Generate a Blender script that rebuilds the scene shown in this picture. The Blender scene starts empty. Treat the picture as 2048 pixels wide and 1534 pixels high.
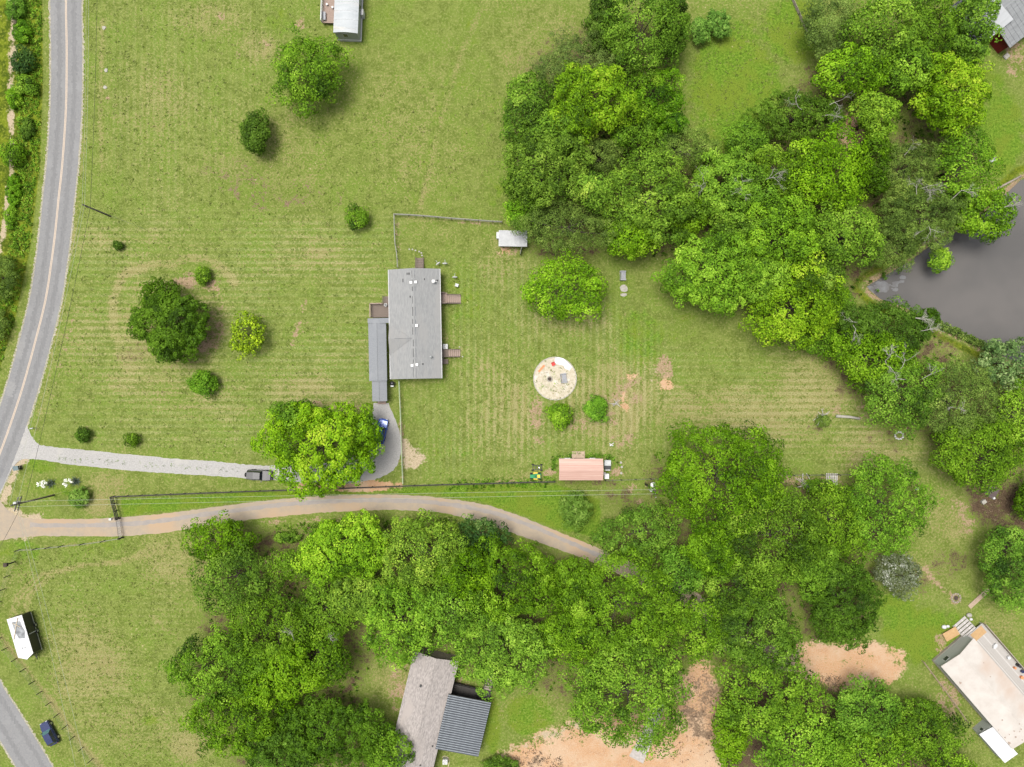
import bpy, math, random
import numpy as np
from mathutils import Vector, Quaternion
R = math.radians
scene = bpy.context.scene
# ------------------------------------------------------------------ camera, sky, sun, exposure
H = 119.0                       # drone height in metres
cam_d = bpy.data.cameras.new("drone_camera"); cam = bpy.data.objects.new("drone_camera", cam_d)
scene.collection.objects.link(cam); scene.camera = cam
cam.location = (0, 0, H); cam.rotation_euler = (0, 0, 0)
cam_d.lens = 24.0; cam_d.sensor_width = 36.0; cam_d.clip_end = 6000
SUN_EL, SUN_AZ = 74.0, -60.0     # soft hazy sun, azimuth clockwise from +Y (top of the picture)
world = bpy.data.worlds.new("World"); scene.world = world; world.use_nodes = True
wn = world.node_tree.nodes; wl = world.node_tree.links
sky = wn.new("ShaderNodeTexSky"); sky.sky_type = 'NISHITA'; sky.sun_disc = False
sky.sun_elevation = R(SUN_EL); sky.sun_rotation = R(SUN_AZ)
sky.air_density = 1.0; sky.dust_density = 6.0; sky.ozone_density = 1.0; sky.altitude = 200
hs = wn.new("ShaderNodeHueSaturation"); hs.inputs["Saturation"].default_value = 0.35   # thin overcast: whiter sky
wl.new(sky.outputs[0], hs.inputs["Color"]); wl.new(hs.outputs[0], wn["Background"].inputs[0])
wn["Background"].inputs[1].default_value = 0.08
sd = bpy.data.lights.new("sun", 'SUN'); sd.energy = 1.5; sd.angle = R(26); sd.color = (1.0, 0.965, 0.90)
sun = bpy.data.objects.new("sun", sd); scene.collection.objects.link(sun)
sv = Vector((math.sin(R(SUN_AZ))*math.cos(R(SUN_EL)), math.cos(R(SUN_AZ))*math.cos(R(SUN_EL)), math.sin(R(SUN_EL))))
sun.rotation_euler = sv.to_track_quat('Z', 'Y').to_euler(); sun.location = sv*200
vs = scene.view_settings; vs.view_transform = 'Standard'; vs.look = 'None'; vs.gamma = 1.0; vs.use_curve_mapping = False
vs.exposure = 1.47
# ------------------------------------------------------------------ helpers
S = 2048*24.0/36.0/H             # map pixels per metre on the ground
def W(px, py, z=0.0):
    k = (H - z)/H/S
    return Vector(((px-1024)*k, (767-py)*k, z))
def M(n, z=0.0): return n/S*(H-z)/H
C = scene.collection
rng = random.Random(7)
class MB:
    def __init__(s): s.v = []; s.f = []
    def add(s, vs, fs):
        o = len(s.v); s.v += [tuple(p) for p in vs]; s.f += [tuple(i+o for i in f) for f in fs]; return s
    def box(s, cx, cy, cz, sx, sy, sz, rz=0, rx=0, ry=0):
        c, n = math.cos(rz), math.sin(rz); P = []
        for z in (-.5, .5):
            for x, y in ((-.5, -.5), (.5, -.5), (.5, .5), (-.5, .5)):
                v = Vector((x*sx, y*sy, z*sz))
                if rx: v = Vector((v.x, v.y*math.cos(rx)-v.z*math.sin(rx), v.y*math.sin(rx)+v.z*math.cos(rx)))
                if ry: v = Vector((v.x*math.cos(ry)+v.z*math.sin(ry), v.y, -v.x*math.sin(ry)+v.z*math.cos(ry)))
                P.append((cx+v.x*c-v.y*n, cy+v.x*n+v.y*c, cz+v.z))
        return s.add(P, [(0, 3, 2, 1), (4, 5, 6, 7), (0, 1, 5, 4), (1, 2, 6, 5), (2, 3, 7, 6), (3, 0, 4, 7)])
    def bx(s, x0, x1, y0, y1, z0, z1): return s.box((x0+x1)/2, (y0+y1)/2, (z0+z1)/2, abs(x1-x0), abs(y1-y0), abs(z1-z0))
    def slab(s, q, t):               # quad (ccw from above) with thickness t downwards
        P = [tuple(p) for p in q] + [(p[0], p[1], p[2]-t) for p in q]
        return s.add(P, [(0, 1, 2, 3), (7, 6, 5, 4), (0, 4, 5, 1), (1, 5, 6, 2), (2, 6, 7, 3), (3, 7, 4, 0)])
    def prism(s, pts, z0, z1):
        n = len(pts); P = [(p[0], p[1], z0) for p in pts]+[(p[0], p[1], z1) for p in pts]
        return s.add(P, [tuple(range(n))[::-1], tuple(range(n, 2*n))]+[(i, (i+1) % n, n+(i+1) % n, n+i) for i in range(n)])
    def tube(s, path, rad, n=6, cap=True):
        path = [Vector(p) for p in path]; k = len(path)
        if not hasattr(rad, '__len__'): rad = [rad]*k
        o = len(s.v); ref = None
        for i, p in enumerate(path):
            d = (path[min(i+1, k-1)]-path[max(i-1, 0)]).normalized()
            if ref is None or abs(ref.dot(d)) > .95: ref = Vector((1, 0, 0)) if abs(d.x) < .8 else Vector((0, 1, 0))
            a = d.cross(ref).normalized(); b = d.cross(a)
            for j in range(n):
                t = 2*math.pi*j/n; q = p+(a*math.cos(t)+b*math.sin(t))*rad[i]; s.v.append(tuple(q))
        for i in range(k-1):
            for j in range(n):
                s.f.append((o+i*n+j, o+i*n+(j+1) % n, o+(i+1)*n+(j+1) % n, o+(i+1)*n+j))
        if cap: s.f.append(tuple(o+j for j in range(n))[::-1]); s.f.append(tuple(o+(k-1)*n+j for j in range(n)))
        return s
    def ball(s, c, r, n=8, m=5, sq=(1, 1, 1)):
        o = len(s.v)
        for i in range(m+1):
            a = math.pi*i/m
            for j in range(n):
                b = 2*math.pi*j/n
                s.v.append((c[0]+r*sq[0]*math.sin(a)*math.cos(b), c[1]+r*sq[1]*math.sin(a)*math.sin(b), c[2]+r*sq[2]*math.cos(a)))
        for i in range(m):
            for j in range(n): s.f.append((o+i*n+j, o+(i+1)*n+j, o+(i+1)*n+(j+1) % n, o+i*n+(j+1) % n))
        return s
    def loft(s, rings):
        o = len(s.v); n = len(rings[0])
        for r in rings: s.v += [tuple(p) for p in r]
        for i in range(len(rings)-1):
            for j in range(n): s.f.append((o+i*n+j, o+i*n+(j+1) % n, o+(i+1)*n+(j+1) % n, o+(i+1)*n+j))
        s.f.append(tuple(o+j for j in range(n))[::-1]); s.f.append(tuple(o+(len(rings)-1)*n+j for j in range(n)))
        return s
    def build(s, name, mat, parent=None, smooth=False):
        me = bpy.data.meshes.new(name); me.from_pydata(s.v, [], s.f); me.materials.append(mat)
        if smooth:
            for p in me.polygons: p.use_smooth = True
        me.update(); o = bpy.data.objects.new(name, me); C.objects.link(o)
        if parent: o.parent = parent
        return o
def tag(o, label=None, cat=None, group=None, kind=None):
    if label: o["label"] = label
    if cat: o["category"] = cat
    if group: o["group"] = group
    if kind: o["kind"] = kind
    return o
def thing(name, label, cat, loc=(0, 0, 0), rz=0, group=None):
    o = bpy.data.objects.new(name, None); C.objects.link(o); o.location = loc; o.rotation_euler = (0, 0, rz); o.empty_display_size = .3
    return tag(o, label, cat, group)
def dup_mesh(o, loc=None, rz=None, parent=None):
    c = o.copy(); C.objects.link(c)
    if loc is not None: c.location = loc
    if rz is not None: c.rotation_euler = (0, 0, rz)
    if parent is not None: c.parent = parent
    return c
class Frame:                        # a thing's own axes on the map
    def __init__(s, px, py, z=0, rz=0): s.o = W(px, py, z); s.o.z = 0; s.rz = rz
    def L(s, px, py, z=0):
        d = W(px, py, z)-s.o; c, n = math.cos(-s.rz), math.sin(-s.rz)
        return Vector((d.x*c-d.y*n, d.x*n+d.y*c, z))
# ------------------------------------------------------------------ materials
def sl(r, g, b):                    # sRGB 0-255 to linear
    f = lambda u: (u/12.92 if u <= .04045 else ((u+.055)/1.055)**2.4)
    return (f(r/255), f(g/255), f(b/255), 1)
def mat(name, c1, c2=None, scale=3.0, rough=.8, metal=0.0, bump=0.0, detail=6, stretch=None, spec=.3, c3=None, s3=.4, t3=.55):
    m = bpy.data.materials.new(name); m.use_nodes = True; nt = m.node_tree; N, Lk = nt.nodes, nt.links
    b = N["Principled BSDF"]; b.inputs["Roughness"].default_value = rough; b.inputs["Metallic"].default_value = metal
    b.inputs["Specular IOR Level"].default_value = spec
    if c2 is None: c2 = tuple(x*.8 for x in c1[:3])+(1,)
    tc = N.new("ShaderNodeTexCoord"); mp = N.new("ShaderNodeMapping"); Lk.new(tc.outputs["Object"], mp.inputs[0])
    if stretch: mp.inputs["Scale"].default_value = stretch
    no = N.new("ShaderNodeTexNoise"); no.inputs["Scale"].default_value = scale; no.inputs["Detail"].default_value = detail; no.inputs["Roughness"].default_value = .65
    Lk.new(mp.outputs[0], no.inputs["Vector"])
    rp = N.new("ShaderNodeValToRGB"); rp.color_ramp.elements[0].position = .36; rp.color_ramp.elements[1].position = .64
    rp.color_ramp.elements[0].color = c1; rp.color_ramp.elements[1].color = c2; Lk.new(no.outputs["Fac"], rp.inputs[0])
    col = rp.outputs[0]
    if c3:
        n3 = N.new("ShaderNodeTexNoise"); n3.inputs["Scale"].default_value = s3; n3.inputs["Detail"].default_value = 5; Lk.new(mp.outputs[0], n3.inputs["Vector"])
        r3 = N.new("ShaderNodeMapRange"); r3.inputs[1].default_value = t3; r3.inputs[2].default_value = t3+.12; Lk.new(n3.outputs["Fac"], r3.inputs[0])
        mx = N.new("ShaderNodeMix"); mx.data_type = 'RGBA'; Lk.new(r3.outputs[0], mx.inputs[0]); Lk.new(col, mx.inputs[6]); mx.inputs[7].default_value = c3
        col = mx.outputs[2]
    Lk.new(col, b.inputs["Base Color"])
    if bump:
        bp = N.new("ShaderNodeBump"); bp.inputs["Strength"].default_value = bump; bp.inputs["Distance"].default_value = .05
        Lk.new(no.outputs["Fac"], bp.inputs["Height"]); Lk.new(bp.outputs[0], b.inputs["Normal"])
    return m
def leafmat(name, stops, trans=.12):
    m = bpy.data.materials.new(name); m.use_nodes = True; nt = m.node_tree; N, Lk = nt.nodes, nt.links
    b = N["Principled BSDF"]; b.inputs["Roughness"].default_value = .6; b.inputs["Specular IOR Level"].default_value = .08
    at = N.new("ShaderNodeAttribute"); at.attribute_name = "tint"
    rp = N.new("ShaderNodeValToRGB"); e = rp.color_ramp.elements
    while len(e) < len(stops): e.new(.5)
    for i, (p, c) in enumerate(stops): e[i].position = p; e[i].color = c
    Lk.new(at.outputs["Fac"], rp.inputs[0])
    oi = N.new("ShaderNodeObjectInfo"); hv = N.new("ShaderNodeHueSaturation"); Lk.new(rp.outputs[0], hv.inputs["Color"])   # no two trees quite alike
    for nm_, lo_, hi_, k_ in (("Hue", .496, .504, 1.0), ("Saturation", .98, 1.05, 7.31), ("Value", .82, 1.06, 3.77)):
        mu = N.new("ShaderNodeMath"); mu.operation = 'MULTIPLY'; mu.inputs[1].default_value = k_; fr = N.new("ShaderNodeMath"); fr.operation = 'FRACT'; mr = N.new("ShaderNodeMapRange"); mr.inputs[3].default_value = lo_; mr.inputs[4].default_value = hi_
        Lk.new(oi.outputs["Random"], mu.inputs[0]); Lk.new(mu.outputs[0], fr.inputs[0]); Lk.new(fr.outputs[0], mr.inputs[0]); Lk.new(mr.outputs[0], hv.inputs[nm_])
    Lk.new(hv.outputs[0], b.inputs["Base Color"])
    tr = N.new("ShaderNodeBsdfTranslucent"); Lk.new(hv.outputs[0], tr.inputs[0])
    ms = N.new("ShaderNodeMixShader"); ms.inputs[0].default_value = trans
    Lk.new(b.outputs[0], ms.inputs[1]); Lk.new(tr.outputs[0], ms.inputs[2]); Lk.new(ms.outputs[0], N["Material Output"].inputs[0])
    return m
G = lambda v: (v, v, v, 1)
m_asphalt = mat("asphalt", (.140, .140, .142, 1), (.172, .171, .169, 1), 3.5, .9, bump=.15, c3=(.172, .172, .172, 1), s3=.3, t3=.52)
m_worn = mat("worn_asphalt", (.122, .122, .124, 1), (.150, .149, .148, 1), 2.5, .9, stretch=(2, .3, 1))
m_palepatch = mat("pale_asphalt_patch", (.19, .188, .185, 1), (.16, .159, .157, 1), 2.5, .9)
m_shoulder = mat("shoulder_gravel", (.31, .285, .24, 1), (.15, .145, .08, 1), 3, .95, bump=.3)
m_lane = mat("lane_surface", (.262, .212, .152, 1), (.225, .190, .148, 1), 1.2, .95, bump=.1, c3=(.280, .205, .135, 1), s3=.10, t3=.50)
m_track = mat("lane_track", (.195, .18, .168, 1), (.235, .205, .178, 1), .8, .95)
m_gravel = mat("drive_gravel", (.295, .288, .275, 1), (.225, .218, .208, 1), 4, .95, bump=.3, c3=(.285, .275, .255, 1), s3=.35)
m_line = mat("road_paint", (.38, .31, .245, 1), (.31, .26, .21, 1), 4, .8)
m_concrete = mat("concrete", (.33, .30, .28, 1), (.25, .23, .21, 1), 3, .9)
m_roof = mat("grey_shingle", (.208, .209, .205, 1), (.160, .164, .164, 1), 3.2, .92, bump=.35, stretch=(1.6, .35, 1), c3=(.200, .198, .192, 1), s3=.3, t3=.5)
m_roof2 = mat("blue_grey_shingle", (.178, .186, .196, 1), (.142, .150, .160, 1), 7, .9, bump=.25, c3=(.18, .187, .195, 1), s3=.4)
m_roof3 = mat("brown_shingle", (.29, .262, .245, 1), (.165, .15, .14, 1), 3.2, .92, bump=.3, stretch=(1.7, .55, 1), c3=(.255, .228, .21, 1), s3=.3)
m_cap = mat("ridge_shingle", (.14, .145, .15, 1), (.10, .105, .11, 1), 3, .9, stretch=(1, 1, 1))
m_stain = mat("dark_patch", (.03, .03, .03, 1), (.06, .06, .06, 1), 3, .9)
m_white = mat("white_paint", (.44, .44, .435, 1), (.37, .37, .365, 1), 4, .6)
m_siding = mat("pale_siding", (.55, .56, .53, 1), (.46, .47, .45, 1), 2, .7, stretch=(.3, .3, 6))
m_greysiding = mat("grey_siding", (.29, .305, .285, 1), (.25, .265, .245, 1), 2, .7, stretch=(.3, .3, 6))
m_metalwhite = mat("white_metal_roof", (.31, .325, .335, 1), (.265, .285, .295, 1), 1.3, .45, .0, c3=(.34, .335, .32, 1), s3=.6, stretch=(.4, 1.4, 1))
m_cream = mat("cream_roof", (.385, .36, .33, 1), (.335, .305, .275, 1), .45, .7, c3=(.335, .275, .23, 1), s3=.13, t3=.53)
m_creamspot = mat("roof_stain", (.20, .16, .13, 1), (.30, .24, .20, 1), 3, .9)
m_brightroof = mat("bright_white_roof", (.50, .50, .505, 1), (.43, .43, .44, 1), 1.5, .5)
m_barnroof = mat("weathered_metal_roof", (.19, .197, .20, 1), (.14, .147, .15, 1), 1.2, .6, .1, stretch=(3, .4, 1))
m_barnlight = mat("light_metal_roof", (.29, .30, .31, 1), (.26, .27, .275, 1), 1.0, .5, .0, stretch=(3, .3, 1))
m_red = mat("barn_red", (.16, .012, .012, 1), (.10, .01, .01, 1), 3, .8)
m_salmon = mat("salmon_metal_roof", (.385, .255, .21, 1), (.345, .22, .178, 1), 1.4, .55, stretch=(.3, 4, 1), c3=(.41, .285, .235, 1), s3=.3)
m_corr_shaded = mat("corrugated_steel_shaded", (.055, .062, .072, 1), (.04, .045, .052, 1), 1.0, .5, .1)  # shade between the ribs put into the sheet's dark colour
m_rib_lit = mat("steel_rib_lit", (.215, .235, .255, 1), (.15, .165, .18, 1), .9, .5, .1, c3=(.10, .105, .11, 1), s3=.28, t3=.6)  # same steel, lighter: lit rib tops put into the colour
m_deck = mat("deck_wood", (.155, .122, .10, 1), (.11, .088, .073, 1), 2.5, .85, stretch=(1, 6, 1))
m_deckp = mat("pink_deck_wood", (.27, .205, .17, 1), (.20, .15, .125, 1), 2.5, .85, stretch=(1, 5, 1))
m_deckg = mat("weathered_deck", (.34, .32, .30, 1), (.26, .245, .225, 1), 2.5, .85, stretch=(6, 1, 1), c3=(.46, .44, .42, 1), s3=.5)
m_ply = mat("plywood", (.36, .235, .115, 1), (.30, .19, .09, 1), 2, .8)
m_oldwood = mat("weathered_wood", (.26, .225, .185, 1), (.18, .155, .13, 1), 3, .9, stretch=(1, 6, 1))
m_board = mat("fresh_board", (.33, .255, .185, 1), (.26, .195, .14, 1), 3, .85)
m_blackpost = mat("dark_post", (.022, .02, .019, 1), (.04, .036, .032, 1), 5, .85)
m_pole = mat("pole_wood", (.085, .075, .066, 1), (.05, .045, .042, 1), 4, .9, stretch=(4, 4, .5))
m_wire = mat("pale_wire", (.30, .32, .25, 1), (.26, .28, .22, 1), 1, .6)
m_wireblack = mat("black_cable", (.02, .02, .02, 1), None, 1, .6)
m_galv = mat("galvanised", (.22, .22, .185, 1), (.16, .16, .135, 1), 1.2, .7, .1)
m_whiteplastic = mat("white_plastic", (.46, .46, .455, 1), (.40, .40, .395, 1), 5, .4)
m_blackplastic = mat("black_plastic", (.018, .018, .02, 1), (.028, .028, .03, 1), 4, .4)
m_tyre = mat("tyre_rubber", (.012, .012, .012, 1), (.02, .02, .02, 1), 8, .8)
m_glass = mat("window_glass", (.02, .025, .03, 1), (.03, .035, .04, 1), 1, .08, spec=.6)
m_tealglass = mat("teal_windscreen", (.05, .12, .13, 1), (.04, .09, .10, 1), 1, .05, spec=.8)
m_chrome = mat("bright_rim", (.60, .60, .60, 1), None, 4, .3, .7)
m_carblue = mat("navy_car_paint", (.018, .026, .075, 1), (.022, .03, .085, 1), .8, .18, .2, spec=.6)
m_carbright = mat("bright_blue_paint", (.006, .05, .26, 1), (.008, .06, .30, 1), .8, .18, .1, spec=.6)
m_carblack = mat("black_car_paint", (.018, .018, .02, 1), (.024, .024, .026, 1), .8, .3, .1, spec=.5)
m_lamp = mat("lamp_lens", (.6, .6, .55, 1), None, 3, .2)
m_redlens = mat("tail_lens", (.35, .01, .01, 1), None, 3, .2)
m_trunk = mat("bark", (.075, .06, .047, 1), (.045, .037, .03, 1), 6, .95, bump=.4, stretch=(3, 3, .6))
m_dead = mat("bare_twig", (.34, .32, .29, 1), (.25, .235, .21, 1), 4, .9)
m_bloom = mat("white_bloom", (.80, .80, .74, 1), (.70, .70, .62, 1), 6, .7)
m_water = bpy.data.materials.new("muddy_water")
m_green = mat("green_machine", (.01, .19, .06, 1), (.01, .15, .05, 1), 2, .35)
m_yellow = mat("yellow_paint", (.65, .45, .03, 1), None, 3, .4)
m_teal = mat("teal_bin", (.08, .12, .125, 1), (.06, .09, .10, 1), 3, .5)
m_greyplastic = mat("grey_resin", (.23, .235, .25, 1), (.19, .195, .21, 1), 3, .5)
m_greymetal = mat("grey_metal", (.35, .36, .36, 1), (.27, .28, .28, 1), 3, .5, .3)
m_kennel = mat("kennel_roof", (.36, .365, .37, 1), (.30, .305, .31, 1), 1.5, .5)
m_stone = mat("pale_stone", (.30, .285, .25, 1), (.22, .21, .18, 1), 4, .9, bump=.2)
m_sand = mat("pale_sand", (.40, .36, .285, 1), (.30, .265, .19, 1), 2.2, .95, bump=.4, c3=(.43, .40, .35, 1), s3=.7)
m_orange = mat("terracotta", (.50, .20, .09, 1), (.42, .17, .08, 1), 3, .8)
m_redplastic = mat("red_plastic", (.45, .02, .015, 1), None, 3, .5)
m_mulch = mat("char", (.03, .022, .018, 1), (.06, .045, .035, 1), 6, .95)
m_tan = mat("tan_canvas", (.50, .42, .30, 1), (.42, .35, .25, 1), 3, .8)
# ------------------------------------------------------------------ ground sheet with wear masks
step = .5
fx = np.arange(-104, 104.01, step); fy = np.arange(-80, 80.01, step)
gx = np.concatenate([[-3000, -1200, -500, -220, -140, -115], fx, [115, 140, 220, 500, 1200, 3000]])
gy = np.concatenate([[-3000, -1200, -500, -220, -130, -95], fy, [95, 130, 220, 500, 1200, 3000]])
GX, GY = np.meshgrid(gx, gy); NX, NY = len(gx), len(gy)
PX, PY = GX*S+1024, 767-GY*S                       # map pixels of every ground point
ch = {k: np.zeros(GX.shape) for k in ("dry", "dirt", "lush", "clay", "litter", "sand", "mowh", "mowv", "tall", "twig")}
def sm(t): t = np.clip(t, 0, 1); return t*t*(3-2*t)
def blob(c, x, y, rx, ry, a=1.0, rot=0, p=1.0):
    c_, s_ = math.cos(R(rot)), math.sin(R(rot)); dx, dy = PX-x, PY-y
    u, v = (dx*c_+dy*s_)/rx, (-dx*s_+dy*c_)/ry
    ch[c] = np.maximum(ch[c], a*sm((1.25-np.sqrt(u*u+v*v))/.85)**p)
def segd(pts):
    d = np.full(PX.shape, 1e9)
    for (x0, y0), (x1, y1) in zip(pts[:-1], pts[1:]):
        L2 = (x1-x0)**2+(y1-y0)**2+1e-9; t = np.clip(((PX-x0)*(x1-x0)+(PY-y0)*(y1-y0))/L2, 0, 1)
        d = np.minimum(d, np.hypot(PX-x0-t*(x1-x0), PY-y0-t*(y1-y0)))
    return d
def line(c, pts, w, a=1.0): ch[c] = np.maximum(ch[c], a*sm((1.4*w-segd(pts))/(1.1*w)))
def inside(pts, X=None, Y=None):
    X = PX if X is None else X; Y = PY if Y is None else Y
    r = np.zeros(X.shape, bool); n = len(pts)
    for i in range(n):
        x0, y0 = pts[i]; x1, y1 = pts[(i+1) % n]
        if y0 == y1: continue
        k = ((y0 > Y) != (y1 > Y)) & (X < (x1-x0)*(Y-y0)/(y1-y0)+x0); r ^= k
    return r
def area(c, pts, a=1.0, soft=14):
    sd_ = segd(pts+[pts[0]]); sd_ = np.where(inside(pts), sd_, -sd_)
    ch[c] = np.maximum(ch[c], a*sm(sd_/soft*.5+.5))
# dry lawn
for b in [(340, 660, 125, 130, .55), (300, 760, 110, 60, .45), (420, 800, 120, 50, .3), (560, 300, 140, 120, .30), (860, 250, 120, 120, .22), (1080, 90, 110, 90, .40),
          (1010, 800, 80, 140, .40), (1230, 800, 110, 110, .62), (1440, 820, 200, 60, .62), (1620, 780, 110, 80, .62), (1750, 900, 130, 50, .55), (440, 330, 100, 40, .35),
          (430, 40, 80, 50, .55), (520, 90, 60, 40, .55), (600, 780, 90, 35, .55), (690, 800, 50, 25, .6), (340, 1110, 90, 60, .5), (420, 1110, 30, 70, .7),
          (180, 1330, 120, 120, .45), (260, 1450, 130, 70, .5), (380, 1490, 50, 40, .75), (200, 970, 60, 30, .45), (195, 1010, 35, 30, .7), (1040, 960, 70, 20, .45),
          (1130, 640, 100, 40, .35), (870, 470, 80, 40, .30), (990, 520, 60, 60, .35), (950, 880, 90, 60, .30), (1560, 860, 130, 45, .5), (1880, 700, 50, 30, .55),
          (780, 1350, 50, 60, .6), (1050, 1420, 90, 50, .30), (1890, 1040, 60, 60, .55), (1870, 1130, 50, 50, .4), (2000, 1230, 40, 60, .5), (160, 700, 60, 120, .30),
          (300, 230, 110, 130, .22), (300, 480, 150, 40, .30), (640, 520, 120, 60, .25), (1480, 120, 60, 50, .35), (1420, 240, 30, 40, .55), (1020, 420, 40, 30, .4)]:
    blob("dry", *b)
line("dry", [(228, 650), (226, 600), (245, 550), (300, 530), (350, 528), (372, 518), (410, 517), (445, 535), (470, 565)], 11, .85)
line("dry", [(226, 650), (240, 700), (262, 745)], 14, .6)
line("dry", [(172, 190), (165, 300), (150, 440), (120, 640), (88, 790), (75, 860)], 7, .45)
line("dry", [(205, 40), (204, 110), (200, 250), (205, 340)], 6, .6)
line("dirt", [(158, 600), (130, 700), (105, 800)], 4, .35)
line("dry", [(960, 22), (925, 100), (885, 230), (862, 330), (836, 425)], 6, .42)
line("lush", [(948, 22), (913, 100), (873, 230), (850, 330), (826, 425)], 6, .4)
line("lush", [(972, 26), (937, 105), (897, 235), (876, 330)], 5, .35)
FB = [(15, 1295), (33.5, 1316.6), (50.8, 1337), (69, 1362), (84, 1382), (101.5, 1404), (118, 1427), (135, 1449.5), (149.5, 1472), (167, 1494), (186, 1517), (205, 1541), (224, 1565)]
line("dry", [(x+2, y) for x, y in [(0, 1272)]+FB], 6, .95)
line("dry", [(41, 1099), (74, 1097), (126, 1092), (210, 1082)], 4, .6)
for o in (0, 9, 22, 30): line("dry", [(18+o, 1240), (34+o, 1190), (75+o, 1150), (140+o, 1132), (230, 1122+o*.3), (330, 1090+o*.4)], 2.4, .8)
line("dry", [(300, 1230), (360, 1280)], 4, .5)
# bare dirt
for b in [(372, 562, 26, 18, .75), (425, 575, 22, 16, .6), (436, 640, 14, 50, .55), (418, 690, 32, 18, .6), (605, 48, 15, 12, .8), (443, 33, 9, 9, .75), (478, 110, 8, 6, .6), (516, 90, 26, 10, .4),
          (1330, 745, 22, 36, .8), (1255, 765, 36, 14, .55), (1248, 795, 36, 22, .5), (1072, 835, 17, 44, .75), (1080, 880, 14, 12, .75), (1225, 838, 24, 18, .6), (1250, 880, 30, 18, .5), (1160, 850, 26, 26, .45),
          (690, 818, 44, 14, .7), (640, 806, 24, 10, .5), (1100, 945, 14, 8, .6), (1232, 946, 12, 12, .7), (1000, 962, 40, 5, .5), (1060, 962, 30, 5, .6),
          (1020, 503, 30, 9, .6), (1920, 1010, 24, 24, .5), (1930, 1050, 24, 20, .5), (1912, 1197, 16, 13, .9), (2030, 120, 24, 40, .8), (2020, 95, 16, 12, .5), (795, 1380, 22, 50, .5), (820, 1330, 12, 40, .6),
          (1420, 62, 12, 6, .35), (1720, 820, 60, 20, .3), (1600, 960, 50, 10, .6), (1660, 962, 30, 14, .7), (560, 1045, 40, 9, .5), (640, 1040, 60, 7, .4), (1880, 930, 24, 18, .35),
          (215, 195, 5, 5, .7), (208, 172, 4, 4, .7), (285, 155, 8, 6, .5), (1885, 1290, 18, 30, .4), (1900, 1400, 26, 60, .55), (1870, 1340, 12, 30, .5), (925, 1365, 22, 12, .7)]:
    blob("dirt", *b)
line("dirt", [(612, 600), (600, 640), (583, 690)], 4, .6); line("dirt", [(636, 600), (628, 622), (612, 645), (604, 665)], 3, .45)
line("dirt", [(1850, 1138), (1872, 1165), (1904, 1190)], 7, .85)
line("dirt", [(795, 450), (796, 520)], 5, .4); line("dirt", [(800, 800), (806, 960)], 5, .55); line("dirt", [(1240, 930), (1280, 1000)], 9, .3)
line("dry", [(800, 434), (1000, 447)], 5, .5); line("dirt", [(920, 445), (960, 447)], 4, .6)
# orange clay
for b in [(1332, 768, 16, 14, .8), (1262, 752, 14, 6, .6), (1250, 805, 10, 22, .45), (740, 972, 70, 12, .9), (640, 975, 60, 10, .8), (1705, 265, 30, 40, .7), (1765, 200, 14, 20, .6),
          (570, 1130, 50, 30, .35), (1790, 1320, 30, 26, .5), (1010, 500, 14, 7, .6), (850, 1400, 12, 40, .3)]:
    blob("clay", *b)
area("clay", [(1600, 1285), (1650, 1290), (1700, 1285), (1770, 1290), (1800, 1330), (1798, 1358), (1720, 1380), (1640, 1370), (1560, 1330)], .72, 16)
area("clay", [(1000, 1512), (1060, 1478), (1120, 1455), (1180, 1440), (1215, 1432), (1300, 1420), (1360, 1360), (1395, 1325), (1425, 1335), (1440, 1420), (1440, 1560), (1000, 1560)], .78, 18)
area("litter", [(1340, 1430), (1380, 1370), (1425, 1345), (1436, 1430), (1410, 1500), (1360, 1500)], .62, 30)
area("twig", [(1350, 1400), (1385, 1350), (1428, 1340), (1436, 1430), (1420, 1490), (1370, 1470), (1345, 1430)], .75, 26)
blob("twig", 1050, 1520, 60, 14, .6)
blob("twig", 1650, 1368, 36, 16, .6)
for b in [(560, 390, 110, 36, .22), (470, 360, 80, 40, .20), (640, 400, 50, 24, .2)]: blob("twig", *b)
area("dirt", [(1330, 1440), (1360, 1360), (1395, 1325), (1425, 1335), (1436, 1430), (1400, 1500), (1340, 1534)], .85, 24)
area("sand", [(800, 880), (812, 878), (836, 895), (848, 915), (836, 938), (808, 942)], .85, 9)
line("sand", [(52, 915), (34, 930), (20, 965), (8, 1000), (20, 1022), (45, 1034), (75, 1037)], 10, 1.0)
line("sand", [(0, 1072), (30, 1074), (60, 1072)], 10, .6)
line("sand", [(1005, 1510), (1100, 1468), (1160, 1448)], 10, .5)
line("sand", [(1300, 760), (1310, 738)], 6, .4)
blob("sand", 1290, 1480, 60, 30, .35)
# lush grass, and one painted tree shadow
for b in [(930, 590, 50, 90, .45), (1280, 680, 60, 80, .6), (1240, 600, 60, 60, .35), (860, 480, 90, 70, .2), (700, 480, 60, 50, .35), (560, 40, 40, 50, .45), (760, 40, 70, 60, .3), (900, 900, 90, 60, .35),  # blob left of the white trailer paints an out-of-view tree's shadow
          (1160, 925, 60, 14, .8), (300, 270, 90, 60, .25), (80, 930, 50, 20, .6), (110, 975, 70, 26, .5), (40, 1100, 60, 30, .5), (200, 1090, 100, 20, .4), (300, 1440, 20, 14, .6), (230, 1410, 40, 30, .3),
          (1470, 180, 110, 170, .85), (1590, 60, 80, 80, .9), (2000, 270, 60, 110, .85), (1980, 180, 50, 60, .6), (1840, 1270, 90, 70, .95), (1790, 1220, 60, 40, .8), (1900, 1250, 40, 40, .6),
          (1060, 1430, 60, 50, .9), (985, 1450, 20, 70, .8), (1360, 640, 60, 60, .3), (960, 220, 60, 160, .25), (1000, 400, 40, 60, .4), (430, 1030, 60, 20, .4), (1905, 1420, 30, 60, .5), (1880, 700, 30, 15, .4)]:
    blob("lush", *b)
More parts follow.
